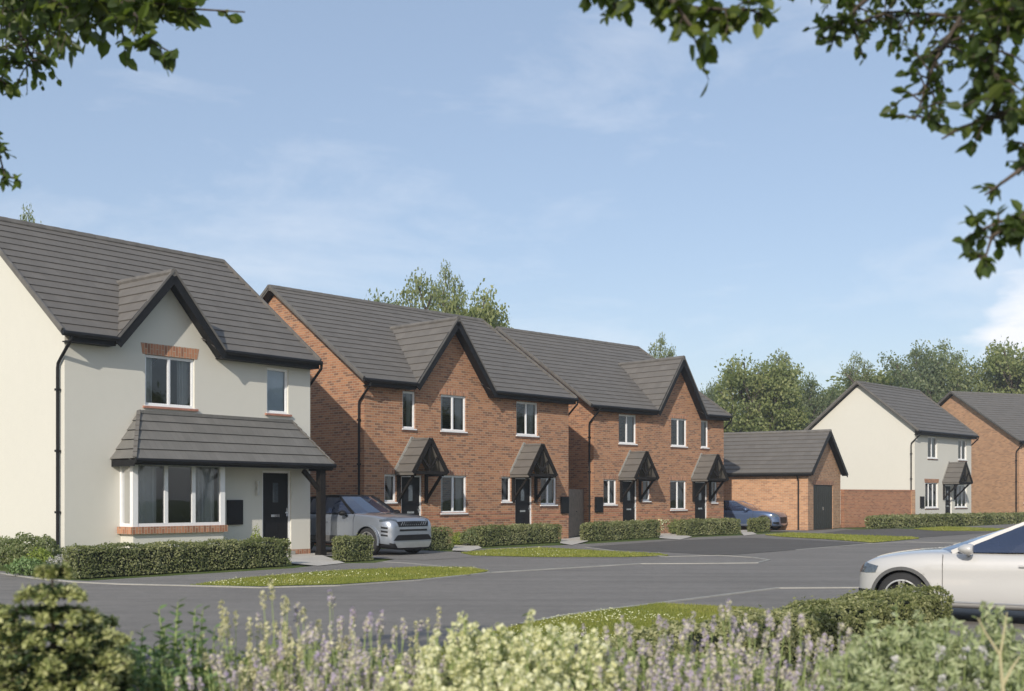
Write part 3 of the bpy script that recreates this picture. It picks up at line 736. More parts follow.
c_.beam((7.11, -cp + .15, 1.75), (6.56, -cp + .15, cz0 - .17), (0, 1, 0), .10, .10); c_.beam((7.16, -cp + .2, 1.75), (7.16, -.1, cz0 - .17), (1, 0, 0), .08, .08)
c_.build('canopy_post', M['timber'], can)

def semi(root, up, down, doors, mets, bandx, bands, lint=.2):
    for a, b_, n in up: window(root, a, b_, 3.83, 5.05, n, lintel=lint)
    for a, b_, z0, n in down: window(root, a, b_, z0, 2.32, n, lintel=lint)
    for c in doors:
        door(root, c - .46, c + .46, 2.3); hood(root, c, .74, 2.38, 3.46, .90)
    for a, b_ in mets: meter(root, a, b_, .97, 1.60)
    bd = MB()
    for z in (.80, .98):
        for a, b_ in bands: bd.box(a, -.010, z, b_, .02, z + .075); bd.cut()
    bd.build_split('string_course', M['band'], root)
U2 = [(1.90, 2.46, 1), (3.62, 4.82, 2), (7.38, 8.55, 2)]; D2 = [(1.12, 1.62, 1.42, 1), (3.62, 4.85, 1.04, 2), (6.60, 7.10, 1.42, 1), (8.70, 9.60, 1.30, 2)]; DR2 = [2.30, 7.78]
hs = [(a, b_, 3.83, 5.05) for a, b_, n in U2] + [(a, b_, z, 2.32) for a, b_, z, n in D2] + [(c - .46, c + .46, .12, 2.3) for c in DR2]
h2 = house('brick_house', 'red brick pair of homes with off-centre front gable, behind the silver car', (-4.863, 36.488), 42.88, 10.3, 5.0, 8.77, M['brick'], (4.04, 1.83, 7.62, 5.25), hs)
semi(h2, U2, D2, DR2, [(9.82, 10.25)], 10.3, [(.29, 1.8), (2.8, 7.3), (8.26, 10.3)])
U3 = [(2.06, 3.2, 2), (5.56, 6.68, 2), (7.72, 8.28, 1)]; D3 = [(1.10, 1.92, 1.28, 2), (3.62, 4.12, 1.42, 1), (5.50, 6.65, 1.04, 2), (8.50, 8.95, 1.34, 1)]; DR3 = [2.78, 7.74]
hs = [(a, b_, 3.83, 5.05) for a, b_, n in U3] + [(a, b_, z, 2.32) for a, b_, z, n in D3] + [(c - .46, c + .46, .12, 2.3) for c in DR3]
h3 = house('brick_house', 'red brick pair with its front gable at the right, between first brick pair and garage', (2.968, 46.875), 45.88, 9.45, 5.48, 8.95, M['brick'], (5.92, 1.70, 7.70, 5.25), hs, wx=.5)
semi(h3, U3, D3, DR3, [(.55, 1.0)], 9.45, [(.505, 2.3), (3.25, 7.26), (8.22, 9.45)])
H4 = [(1.95, 3.2, 3.83, 5.05), (6.1, 7.3, 3.83, 5.05), (1.62, 3.3, 1.0, 2.42), (5.65, 7.35, 1.0, 2.32), (4.3, 5.2, .12, 2.3)]
h4 = house('rendered_house', 'small cream rendered house beyond the garage with plain gable', (22.27, 64.497), 43.9, 8.0, 3.67, 8.23, M['render'], None, H4)
window(h4, *H4[0], 2); window(h4, *H4[1], 2); window(h4, *H4[2], 3, lintel=.22); window(h4, *H4[3], 3); door(h4, 4.3, 5.2, 2.3); hood(h4, 4.78, .9, 2.45, 3.6, 1.0)
meter(h4, .93, 1.38, 1.0, 1.64)
H5 = [(.7, 1.1, 1.2, 2.3), (.9, 1.9, 3.8, 5.0), (3.4, 4.6, 3.8, 5.0), (3.4, 4.8, 1.0, 2.3)]
h5 = house('brick_house', 'orange brick house at the right edge, farthest of the houses', (33.1, 76.2), 68, 9.5, 6.2, 9.0, M['brick2'], None, H5)
for q, n in zip(H5, (1, 2, 2, 2)): window(h5, *q, n)

# garage
g_ang = 32; gr = thing('garage', 'detached brick garage with dark door between brick pair and small cream house', 'garage', (14.12, 55.35, 0), R(90 - g_ang))
gw, gD, ge, gz, goh = 5.35, 6.6, 2.82, 4.86, .25
gdoor = (.85, 4.05, 0, 2.2)
mb = MB(); wall_grid(mb, 0, gw, 0, ge - .12, [gdoor]); mb.face([(0, 0, ge - .12), (gw, 0, ge - .12), (gw, 0, ge), (gw / 2, 0, gz - .12), (0, 0, ge)])
mb.face([(0, 0, 0), (0, 0, ge), (0, gD, ge), (0, gD, 0)]); mb.face([(gw, 0, 0), (gw, gD, 0), (gw, gD, ge), (gw, 0, ge)])
mb.face([(0, gD, 0), (0, gD, ge), (gw / 2, gD, gz - .12), (gw, gD, ge), (gw, gD, 0)]); mb.build('wall', M['brick2'], gr)
rf = MB(); L = math.hypot(gw / 2 + goh, gz - ge)
for sg in (-1, 1):
    n = round(L / .36)
    for i in range(n):
        t0, t1 = i / n, (i + 1) / n; hh = gw / 2 + goh
        xa, za, xb, zb = gw / 2 + sg * hh * (1 - t0), ge - .06 + (gz - ge + .06) * t0, gw / 2 + sg * hh * (1 - t1), ge - .06 + (gz - ge + .06) * t1
        nx, nz = sg * (gz - ge) / L, hh / L
        rf.face([(xa + nx * .035, -.3, za + nz * .035), (xa + nx * .035, gD + .2, za + nz * .035), (xb, gD + .2, zb), (xb, -.3, zb)], [(-.3, t0 * n * .345), (gD, t0 * n * .345), (gD, t1 * n * .345 - .001), (-.3, t1 * n * .345 - .001)])
        rf.face([(xa, -.3, za - .01), (xa, gD + .2, za - .01), (xa + nx * .035, gD + .2, za + nz * .035), (xa + nx * .035, -.3, za + nz * .035)], [(0, 0)] * 4)
ro = rf.build('roof', M['tiles'], gr)
mb = MB(); mb.tube([(gw / 2, -.32, gz - .0), (gw / 2, gD + .2, gz - .0)], .10, 8); mb.build('ridge_tile', M['ridge'], ro)
mb = MB()
for sg in (-1, 1):
    a_, b_ = Vector((gw / 2 + sg * (gw / 2 + goh + .02), 0, ge - .12)), Vector((gw / 2, 0, gz - .05))
    mb.beam(a_ + Vector((0, -.3, 0)), b_ + Vector((0, -.3, 0)), (0, 1, 0), .2, .04); mb.beam(a_ + Vector((0, -.14, 0)), b_ + Vector((0, -.14, 0)), (0, 1, 0), .03, .26); mb.cut()
mb.build_split('bargeboard', M['black'], ro)
mb = MB(); mb.tube([(-goh - .04, -.28, ge - .13), (-goh - .04, gD + .2, ge - .13)], .055, 8); mb.box(-goh, -.25, ge - .22, -goh + .03, gD, ge - .06); mb.box(-goh, -.0, ge - .21, 0, gD, ge - .19); mb.build('gutter', M['black'], gr)
mb = MB(); mb.tube([(-goh - .02, .45, ge - .15), (-.06, .45, ge - .45), (-.06, .45, .03)], .04, 8); mb.build('downpipe', M['black'], gr)
mb = MB(); mb.tube([(gw + .06, .12, ge - .15), (gw + .06, .12, .03)], .04, 8); mb.build('downpipe', M['black'], gr)
mb = MB(); a, b_, c, d_ = gdoor; mb.box(a, .04, c, b_, .09, d_)
n = 9
for i in range(n): x = a + .08 + (b_ - a - .16) * i / n; mb.box(x, .030, .06, x + (b_ - a - .16) / n - .03, .038, d_ - .08)
gd = mb.build('garage_door', M['gdoor'], gr)
mb = MB(); mb.box((a + b_) / 2 - .03, .0, .95, (a + b_) / 2 + .03, .03, 1.1); mb.build('handle', M['chrome'], gd)
mb = MB(); mb.face([(a - .1, -.005, d_), (b_ + .1, -.005, d_), (b_ + .1, -.005, d_ + .2), (a - .1, -.005, d_ + .2)]); mb.build('lintel', M['soldier'], gr)

# boundary wall garage -> far house, and garden gate between the brick pairs
def on(a, b, t): return Vector(a) * (1 - t) + Vector(b) * t
wa, wb = Vector((17.35, 60.6, 0)), Vector((22.15, 64.4, 0))
d = wb - wa; bw = thing('boundary_wall', 'brick garden wall between the garage and the small cream house', 'wall', wa, math.atan2(d.y, d.x))
mb = MB(); mb.box(0, 0, 0, d.length, .22, 1.93); mb.build('wall', M['brick_dark'], bw)
mb = MB(); mb.box(d.length + .003, -.06, 0, d.length + .33, .28, 1.93); mb.build('pier', M['brick2'], bw)
mb = MB(); mb.box(-.0, -.03, 1.932, d.length + .36, .25, 2.0); mb.build('coping', M['band'], bw)
ga, gb_ = Vector((2.75, 44.15, 0)), Vector((3.25, 46.4, 0))
ga = Vector(h2.matrix_world @ Vector((0, 0, 0))); u2 = Vector((.6805, .7328, 0)); v2 = Vector((-.7328, .6805, 0))
ga = Vector((-4.863, 36.488, 0)) + u2 * 10.32 + v2 * 1.2; gb_ = Vector((2.968, 46.875, 0)) + Vector((-.696, .718, 0)) * 1.0
ga = Vector((-4.863, 36.488, 0)) + u2 * 10.33 + v2 * .06; gb_ = Vector((2.95, 47.55, 0))
dd_ = gb_ - ga; gt = thing('garden_gate', 'brown timber gate filling the gap between the two brick pairs', 'gate', ga, math.atan2(dd_.y, dd_.x))
mb = MB(); n = max(6, int(dd_.length / .12))
for i in range(n): mb.box(dd_.length * i / n + .005, 0, .05, dd_.length * (i + 1) / n - .005, .022, 1.9)
mb.build('boards', M['fence'], gt)
mb = MB(); mb.box(0, .025, .4, dd_.length, .06, .5); mb.cut(); mb.box(0, .025, 1.5, dd_.length, .06, 1.6); mb.build_split('rail', M['fence'], gt)
mb = MB(); mb.box(dd_.length * .5, -.02, 1.0, dd_.length * .5 + .1, 0, 1.04); mb.build('latch', M['black'], gt)

# ------------------------------------------------------------------ hedges and shrubs
def hedge(name, label, p0, p1, width, h, leaf, dens, mat='hedge', group='clipped hedges along the front gardens', cat='hedge'):
    """p0,p1 = ends of the front base line; the hedge lies behind it"""
    p0, p1 = Vector((*p0, 0)), Vector((*p1, 0)); d = p1 - p0; L = d.length
    r = thing(name, label, cat, p0, math.atan2(d.y, d.x), group)
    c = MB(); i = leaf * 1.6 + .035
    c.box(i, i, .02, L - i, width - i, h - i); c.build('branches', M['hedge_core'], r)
    pts = []; nr = []
    for (area, f) in ((L * h, lambda a, b: (a * L, 0 * a, b * h)), (L * width, lambda a, b: (a * L, b * width, h + 0 * a)), (width * h, lambda a, b: (0 * a, a * width, b * h)), (width * h, lambda a, b: (L + 0 * a, a * width, b * h)), (L * h, lambda a, b: (a * L, width + 0 * a, b * h))):
        m = int(area * dens); a, b = rng.random(m), rng.random(m); q = np.stack(f(a, b), 1)
        pts.append(q); fn = ((0, -1, .15), (0, 0, 1), (-1, 0, .15), (1, 0, .15), (0, 1, .15))[len(nr)]; nr.append(np.tile(np.array(fn, float), (m, 1)))
    q = np.concatenate(pts)
    out = np.concatenate(nr)
    wob = .025 * np.sin(q[:, 0] * 5.1 + q[:, 2] * 4) + .02 * np.sin(q[:, 0] * 11.7 + q[:, 1] * 9)
    q = q + out * (wob + rng.normal(0, leaf * .55, len(q)) - leaf * .3)[:, None]
    k = rng.random(len(q)) < .025; q[k] += out[k] * rng.uniform(.01, .05, (k.sum(), 1))
    # soften the long edges
    q[:, 2] = np.maximum(q[:, 2], .02)
    tops = np.abs(q[:, 2] - h) < .08; e = np.minimum(q[:, 1], width - q[:, 1]); q[:, 2] -= np.where(tops & (e < .07), (.07 - np.clip(e, 0, .07)) * .8, 0)
    cloud('foliage', leaves(q, leaf, out, .75, .55), 4, M[mat], r)
    return r
def PP(px, py): return P(px, py)
hedge('hedge', 'long clipped hedge in front of the bay window of the near cream house', P(79, 578.6), P(291, 565.5), .55, .60, .026, 1500)
hedge('hedge', 'short cube of hedge beside the timber canopy post and silver car', P(346, 561.6), P(374, 560), .5, .60, .026, 1500)
hedge('hedge', 'short hedge behind the nose of the silver car', P(424, 550.3), P(452, 549), .8, .62, .028, 1300)
hedge('hedge', 'clipped hedge below the right doorway of the first brick pair', P(484, 546.3), P(561.5, 542), .6, .62, .030, 1200)
hedge('hedge', 'clipped hedge below the left doorway of the second brick pair', P(592, 541.1), P(660, 537.2), .5, .64, .034, 1000)
hedge('hedge', 'clipped hedge below the right doorway of the second brick pair', P(687, 536), P(741, 533.6), .5, .64, .036, 900)
hedge('hedge', 'small cube of hedge beside the blue car', P(755, 532.4), P(769, 531.8), .4, .62, .038, 900)
hedge('hedge', 'very long far hedge running from the garden wall to the right edge', (18.9, 59.6), (37, 75.8), .8, .60, .06, 420)
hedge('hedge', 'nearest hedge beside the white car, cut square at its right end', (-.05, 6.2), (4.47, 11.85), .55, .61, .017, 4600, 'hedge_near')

def shrub(name, label, pos, r, h, mat, leaf, n, cat='shrub', group=None, flower=None):
    t = thing(name, label, cat, pos, 0, group)
    s = MB()
    for k in range(6):
        a = k * 1.05; s.tube([(0, 0, 0), (math.cos(a) * r * .3, math.sin(a) * r * .3, h * .4), (math.cos(a) * r * .6, math.sin(a) * r * .6, h * .75)], [.018, .012, .005], 5)
    s.build('stem', M['bark'], t)
    d = unit(rng.normal(size=(n, 3))); rad = rng.uniform(.45, 1, n) ** .6
    lob = 1 + .18 * np.sin(d[:, 0] * 5 + r * 9) * np.sin(d[:, 1] * 4 + h) + .12 * np.sin(d[:, 2] * 9)
    q = np.stack([d[:, 0] * r, d[:, 1] * r, h * .5 + d[:, 2] * h * .5], 1) * np.stack([rad * lob, rad * lob, np.ones(n)], 1)
    q[:, 2] = h * .5 + (q[:, 2] - h * .5) * rad * lob; q[:, 2] = np.maximum(q[:, 2], .03)
    cloud('foliage', leaves(q, leaf, d, .9, .5), 4, M[mat], t)
    if flower:
        k = rng.integers(0, n, flower[1]); cloud('flowers', leaves(q[k] + d[k] * .04, flower[2], d[k], .5, .9), 4, M[flower[0]], t)
    return t
def at0(px, py): x, y = P(px, py); return (x, y, 0)
shrub('shrub', 'upright olive green shrub at the left edge against the cream gable', at0(8, 566.5), .36, .64, 'leaf_a', .035, 2600, group='shrubs by the cream gable')
shrub('shrub', 'taller olive green shrub against the cream gable, middle of three', at0(27, 568), .40, .74, 'leaf_a', .035, 2600, group='shrubs by the cream gable')
shrub('shrub', 'olive green shrub next to the downpipe of the cream house', at0(46, 569), .30, .70, 'leaf_a', .035, 2200, group='shrubs by the cream gable')
shrub('shrub', 'low lime yellow shrub left of the long hedge', at0(40, 573), .3, .5, 'lemon', .03, 1200)
shrub('shrub', 'low bright green shrub under the lime yellow one', at0(27, 576), .35, .36, 'fresh', .03, 1300)
shrub('shrub', 'small grey lavender bush at the left end of the long hedge', at0(57, 577), .24, .40, 'palepetal', .018, 900)
shrub('shrub', 'round lime shrub right of the silver car', at0(459, 545.5), .3, .42, 'lemon', .03, 1300)
shrub('shrub', 'dark olive bush hugging the left end of the hedge by the first brick pair', at0(470, 546), .33, .55, 'leaf_a', .035, 1400)
shrub('shrub', 'pale flowering bush standing above the hedge by the second brick pair', at0(657, 533.5), .48, .92, 'sage', .05, 1500, flower=('cream', 260, .04))
shrub('shrub', 'low green bush at the left end of the hedge before the blue car', at0(676, 534.5), .35, .62, 'leaf_c', .05, 900)
shrub('shrub', 'pale bush showing above the hedge beside the blue car', at0(727, 529.5), .5, .85, 'sage', .06, 900)
shrub('shrub', 'small lime sprig above the hedge by the cream house door', at0(256, 558.5), .16, .82, 'lemon', .028, 420)

# ------------------------------------------------------------------ cars
def loft(secs, cap=True):
    mb = MB(); n = len(secs[0])
    for i in range(len(secs) - 1):
        for k in range(n):
            mb.face([secs[i][k], secs[i][(k + 1) % n], secs[i + 1][(k + 1) % n], secs[i + 1][k]])
    if cap: mb.face(secs[0][::-1]); mb.face(secs[-1])
    return mb
def interp(t, x):
    for i in range(len(t) - 1):
        if t[i][0] <= x <= t[i + 1][0]:
            f = (x - t[i][0]) / (t[i + 1][0] - t[i][0]); return t[i][1] * (1 - f) + t[i + 1][1] * f
    return t[0][1] if x < t[0][0] else t[-1][1]
def wheel(root, x, y, r, w, side, spokes, rimmat):
    wt = thing_part('wheel', root, (x, y, r)); n = 40
    ty = MB(); prof = [(r * .70, -w / 2), (r * .93, -w / 2), (r * .985, -w / 2 + .025), (r, -w / 2 + .05), (r, w / 2 - .05), (r * .985, w / 2 - .025), (r * .93, w / 2), (r * .70, w / 2)]
    for k in range(n):
        a, b = 2 * math.pi * k / n, 2 * math.pi * (k + 1) / n
        for i in range(len(prof) - 1):
            (ra, ya), (rb, yb) = prof[i], prof[i + 1]
            ty.face([(ra * math.cos(a), ya, ra * math.sin(a)), (rb * math.cos(a), yb, rb * math.sin(a)), (rb * math.cos(b), yb, rb * math.sin(b)), (ra * math.cos(b), ya, ra * math.sin(b))])
    ty.build('tyre', M['tyre'], wt, weld=True, smooth=True)
    rm = MB(); o = side * w / 2
    for k in range(n):
        a, b = 2 * math.pi * k / n, 2 * math.pi * (k + 1) / n
        for (ra, ya), (rb, yb) in (((r * .72, o), (r * .66, o * 1.02)), ((r * .66, o * 1.02), (r * .64, o * .3)), ((r * .64, o * .3), (r * .05, o * .25)), ((r * .16, o * .3), (r * .14, o * .92)), ((r * .14, o * .92), (0.001, o * .95))):
            mi = 1 if ra == r * .64 else 0
            rm.face([(ra * math.cos(a), ya, ra * math.sin(a)), (rb * math.cos(a), yb, rb * math.sin(a)), (rb * math.cos(b), yb, rb * math.sin(b)), (ra * math.cos(b), ya, ra * math.sin(b))], mi=mi)
    for k in range(spokes):
        a = 2 * math.pi * k / spokes + .3
        for da in (-.13, .13):
            rm.beam((r * .1 * math.cos(a), o * .86, r * .1 * math.sin(a)), (r * .67 * math.cos(a + da), o * .92, r * .67 * math.sin(a + da)), (0, 1, 0), .032, .035)
    rm.build('rim', [M[rimmat], M['black']], wt)
def thing_part(name, root, loc):
    # a part that only groups sub-parts keeps a small hub mesh of its own
    m = MB(); m.tube([(0, -.04, 0), (0, .04, 0)], .03, 10); o = m.build(name, M['black'], root); o.location = loc; return o

def car(name, label, pos, heading, S, paint, suv=False, scale=1.):
    root = thing(name, label, 'car', pos, math.atan2(heading[1], heading[0]), None, scale)
    L0, L1, ax, rx, wr, hw = S['rear'], S['nose'], S['axf'], S['axr'], S['wr'], S['hw']
    secs = []
    for x in S['st']:
        zb, zt, w_ = interp(S['zb'], x), interp(S['zt'], x), interp(S['w'], x) * hw
        zs = zb + (zt - zb) * .80
        half = [(0, zb), (w_ * .6, zb), (w_ * .92, zb + .03), (w_ * .985, zb + .10), (w_, zb + (zt - zb) * .36), (w_ * .985, zb + (zt - zb) * .60), (w_ * .995, zs), (w_ * .93, zt - .015), (w_ * .82, zt + .012), (w_ * .45, zt + .04), (0, zt + .045)]
        ring = [(x, y, z) for y, z in half] + [(x, -y, z) for y, z in half[-2:0:-1]]
        secs.append(ring)
    mb = loft(secs); o = mb.build('body', [M[paint], M['black']], root, weld=True)
    cr = o.data
    sub = o.modifiers.new('s', 'SUBSURF'); sub.levels = 2; sub.render_levels = 2
    cut = []
    for x in (ax, rx):
        for s_ in (-1, 1):
            c = MB(); c.tube([(x, s_ * (hw + .3), wr), (x, s_ * (hw - .30), wr)], wr * 1.14, 40); co_ = c.build('cut', M['black'], root, weld=True); cut.append(co_)
            bo = o.modifiers.new('b', 'BOOLEAN'); bo.operation = 'DIFFERENCE'; bo.object = co_; bo.solver = 'EXACT'
    bpy.context.view_layer.update()
    dg = bpy.context.evaluated_depsgraph_get(); me = bpy.data.meshes.new_from_object(o.evaluated_get(dg)); o.modifiers.clear(); o.data = me
    for c in cut: bpy.data.objects.remove(c)
    while len(me.materials) < 2: me.materials.append(M['black'])
    me.materials[0] = M[paint]; me.materials[1] = M['black']
    for p in me.polygons:
        c_ = p.center
        p.use_smooth = abs(c_.y) > hw * .70 and min(math.hypot(c_.x - ax, c_.z - wr), math.hypot(c_.x - rx, c_.z - wr)) > wr * 1.10 or abs(c_.y) <= hw * .70
        inn = min(math.hypot(c_.x - ax, c_.z - wr), math.hypot(c_.x - rx, c_.z - wr)) < wr * 1.16 and abs(p.normal.y) < .5 and c_.z < wr * 2.2 and abs(c_.y) < hw * .985 and abs(c_.y) > hw * .5
        inn2 = abs(abs(c_.y) - (hw - .30)) < .01 and abs(p.normal.y) > .9
        low = c_.z < S['clad'] and not (inn or inn2)
        p.material_index = 1 if (inn or inn2 or (low)) else 0
        if inn or inn2: p.use_smooth = False
    # greenhouse
    G = S['gh']; rows = 4; ring = []
    for r_ in range(rows + 1):
        t = r_ / rows; row = []
        for (bx, by), (tx, ty_) in zip(G['belt'], G['roof']):
            bz = interp(S['zt'], bx) + .01; tz = G['top'](tx)
            y_ = (by * (1 - t) + ty_ * t) * hw * (1 + .035 * math.sin(t * math.pi)); x_ = bx * (1 - t) + tx * t
            row.append((x_, y_, bz * (1 - t) + tz * t))
        ring.append(row + [(x, -y, z) for x, y, z in row[::-1] if abs(y) > 1e-6])
    g = MB(); m = len(ring[0])
    for r_ in range(rows):
        for k in range(m):
            g.face([ring[r_][k], ring[r_][(k + 1) % m], ring[r_ + 1][(k + 1) % m], ring[r_ + 1][k]])
    g.face([(x, y, z - .01) for x, y, z in ring[rows]])
    g.build('windows', M['carglass'], root, weld=True)
    rf = MB(); top = ring[rows]; cx = sum(p[0] for p in top) / m
    inner = [((x - cx) * .97 + cx, y * .90, z + .028) for x, y, z in top]
    mid = [((x - cx) * .8 + cx, y * .5, z + .045) for x, y, z in top]
    for k in range(m):
        k2 = (k + 1) % m
        rf.face([top[k], top[k2], inner[k2], inner[k]]); rf.face([inner[k], inner[k2], mid[k2], mid[k]])
    rf.face(mid)
    rm_ = S.get('roofmat', paint)
    rf.build('roof', M[rm_], root, weld=True, smooth=True)
    pl = MB(); bl = MB(); ni = len(G['belt'])
    for k in G['pillars']:
        for s_ in (0, 1):
            kk = k if s_ == 0 else m - k + (0)
            if s_ == 1:
                cand = [j for j in range(m) if abs(ring[0][j][0] - ring[0][k][0]) < 1e-6 and abs(ring[0][j][1] + ring[0][k][1]) < 1e-6]; kk = cand[0]
            tgt = pl if k in G['paintp'] else bl; tgt.cut()
            pts = [Vector(ring[r_][kk]) for r_ in range(rows + 1)]
            for i in range(rows): tgt.beam(pts[i], pts[i + 1] + (pts[i + 1] - pts[i]) * .03, (0, 1, 0), G['pw'].get(k, .07), .03)
    rail = [j for j in range(ni) if abs(G['belt'][j][1]) > .5]
    for s_ in (1, -1):
        pl.cut()
        for i in range(len(rail) - 1):
            a_, b_ = ring[rows][rail[i]], ring[rows][rail[i + 1]]
            pl.beam((a_[0], s_ * a_[1], a_[2] + .008), (b_[0], s_ * b_[1], b_[2] + .008), (0, 0, 1), .05, .05)
    if pl.f: pl.build_split('pillar', M[rm_ if suv else paint], root)
    if bl.f: bl.build_split('pillar', M['black'], root)
    for x in (ax, rx):
        for s_ in (1, -1): wheel(root, x, s_ * (hw - .125), wr, .23, s_, S['spokes'], 'rim')
        for s_ in (1, -1):   # arch lip
            al = MB(); pts = [(x + wr * 1.17 * math.cos(a), s_ * (hw * interp(S['w'], x) - .0), wr + wr * 1.17 * math.sin(a)) for a in [R(-12 + 204 * i / 26) for i in range(27)]]
            for i in range(26): al.beam(pts[i], pts[i + 1], (0, 1, 0), S['lip'], .035)
            al.build('wheel_arch', M['clad' if S['cladlip'] else paint], root)
    for s_ in (1, -1):
        mi = MB(); mx, mz = S['mir']; yw = s_ * hw
        mi.box(-.0, 0, 0, .001, .001, .001); mi = MB()
        mi.tube([(mx - .02, yw * .93, mz), (mx - .02, yw * 1.0, mz + .03)], [.03, .03], 8)
        c = Vector((mx - .03, yw * 1.09, mz + .08))
        ring_ = []
        for i, (dx, sc_) in enumerate(((-.07, .85), (-.04, 1), (.03, .95), (.09, .6), (.115, .2))):
            ring_.append([c + Vector((dx, s_ * .11 * sc_ * math.cos(t_), .075 * sc_ * math.sin(t_))) for t_ in [2 * math.pi * k / 14 for k in range(14)]])
        for i in range(4):
            for k in range(14): mi.face([ring_[i][k], ring_[i][(k + 1) % 14], ring_[i + 1][(k + 1) % 14], ring_[i + 1][k]])
        mi.face(ring_[0])
        mi.build('mirror', M['black' if suv else paint], root, weld=True, smooth=True)
        for hx in S['handles']:
            hd = MB(); yy = s_ * (hw * interp(S['w'], hx) + .012); hd.beam((hx - .11, yy, S['hz']), (hx + .11, yy, S['hz']), (0, 0, 1), .03, .028); hd.build('door_handle', M[paint], root, bev=.006, weld=True)
        sm = MB()
        for sx in S['seams']:
            zt = interp(S['zt'], sx); zb = interp(S['zb'], sx)
            prof = [(1.0, zb + .12), (1.0, zb + (zt - zb) * .36), (.992, zb + (zt - zb) * .6), (.993, zb + (zt - zb) * .8), (.945, zt - .02)]
            w_ = hw * interp(S['w'], sx)
            sm.cut()
            for i in range(4): sm.beam((sx + .0, s_ * w_ * prof[i][0] - s_ * .004, prof[i][1]), (sx, s_ * w_ * prof[i + 1][0] - s_ * .004, prof[i + 1][1]), (0, 1, 0), .006, .012)
        sm.build_split('door_seam', M['black'], root)
    S['extra'](root, paint)
    return root

def proj_patch(root, name, mat, pts, off=.006):
    """a patch of quads lying just proud of the nose: list of rows of points"""
    mb = MB()
    for i in range(len(pts) - 1):
        for k in range(len(pts[i]) - 1): mb.face([pts[i][k], pts[i][k + 1], pts[i + 1][k + 1], pts[i + 1][k]])
    return mb.build(name, mat, root)

def shrink(root, name, mat, rows, off=.01):
    """lay a patch on the car body by ray casting along the patch's own outward direction"""
    body = [c for c in root.children if c.name.startswith('body')][0]; me = body.data
    from mathutils.bvhtree import BVHTree
    t = BVHTree.FromPolygons([v.co[:] for v in me.vertices], [p.vertices[:] for p in me.polygons])
    out = []
    for r_ in rows:
        o_ = []
        for p in r_:
            p = Vector(p); loc, nrm, idx, dist = t.find_nearest(p)
            o_.append(loc + (p - loc).normalized() * off if (p - loc).length > 1e-4 and (p - loc).dot(nrm) > 0 else loc + nrm * off)
        out.append(o_)
    mb = MB()
    for i in range(len(out) - 1):
        for k in range(len(out[i]) - 1): mb.face([out[i][k], out[i][k + 1], out[i + 1][k + 1], out[i + 1][k]])
    return mb.build(name, mat, root, weld=True, smooth=True)

def patch_rows(c0, c1, c2, c3, nu=10, nv=4):
    c0, c1, c2, c3 = map(Vector, (c0, c1, c2, c3))
    return [[c0.lerp(c1, u / nu).lerp(c3.lerp(c2, u / nu), v / nv) for u in range(nu + 1)] for v in range(nv + 1)]

def sedan_extra(root, paint):
    for s in (1, -1):
        shrink(root, 'headlight', M['lens'], patch_rows((2.08, s * .55, .63), (1.83, s * .93, .66), (1.79, s * .93, .77), (2.04, s * .55, .75)), .008)
        shrink(root, 'fog_light', M['black'], patch_rows((2.10, s * .58, .30), (1.93, s * .93, .32), (1.93, s * .93, .42), (2.12, s * .62, .42)), .008)
        shrink(root, 'tail_light', M['lens'], patch_rows((-2.3, s * .5, .75), (-2.1, s * .9, .75), (-2.05, s * .9, .88), (-2.25, s * .5, .88)), .008)
    shrink(root, 'grille', M['black'], patch_rows((2.3, -.42, .34), (2.3, .42, .34), (2.26, .48, .68), (2.26, -.48, .68)), .008)
    m = MB()
    for s in (1, -1): m.beam((1.0, s * .905, .30), (-1.0, s * .905, .30), (0, 1, 0), .02, .02); m.cut()
    m.build_split('side_trim', M['skid'], root)
def suv_extra(root, paint):
    for s in (1, -1):
        shrink(root, 'headlight', M['lens'], patch_rows((2.12, s * .58, .88), (1.80, s * .96, .93), (1.78, s * .95, 1.0), (2.08, s * .56, .95)), .010)
        for k in range(3):
            shrink(root, 'bumper_vent', M['black'], patch_rows((2.02, s * .80, .52 + k * .10), (1.86, s * .95, .54 + k * .10), (1.86, s * .95, .59 + k * .10), (2.02, s * .80, .565 + k * .10), 4, 2), .010)
        shrink(root, 'tail_light', M['lens'], patch_rows((-2.1, s * .55, .95), (-1.9, s * .95, .95), (-1.9, s * .95, 1.05), (-2.1, s * .55, 1.05)), .01)
    shrink(root, 'grille', M['black'], patch_rows((2.2, -.56, .78), (2.2, .56, .78), (2.17, .62, .93), (2.17, -.62, .93)), .010)
    shrink(root, 'intake', M['black'], patch_rows((2.25, -.55, .66), (2.25, .55, .66), (2.25, .52, .71), (2.25, -.52, .71)), .010)
    shrink(root, 'intake', M['black'], patch_rows((2.25, -.78, .41), (2.25, .78, .41), (2.25, .60, .56), (2.25, -.60, .56)), .010)
    shrink(root, 'skid_plate', M['skid'], patch_rows((2.3, -.62, .20), (2.3, .62, .20), (2.32, .74, .37), (2.32, -.74, .37)), .016)
    m = MB()
    for k in range(12):
        y = -.46 + k * .084
        m.beam((2.185, y - .02, .815), (2.165, y + .06, .905), (1, 0, 0), .012, .012)
    g = m.build('grille_mesh', M['skid'], root)
    m = MB()
    for s in (1, -1): m.beam((.85, s * .985, .44), (-.85, s * .985, .44), (0, 1, 0), .16, .03); m.cut()
    m.build_split('side_cladding', M['clad'], root)

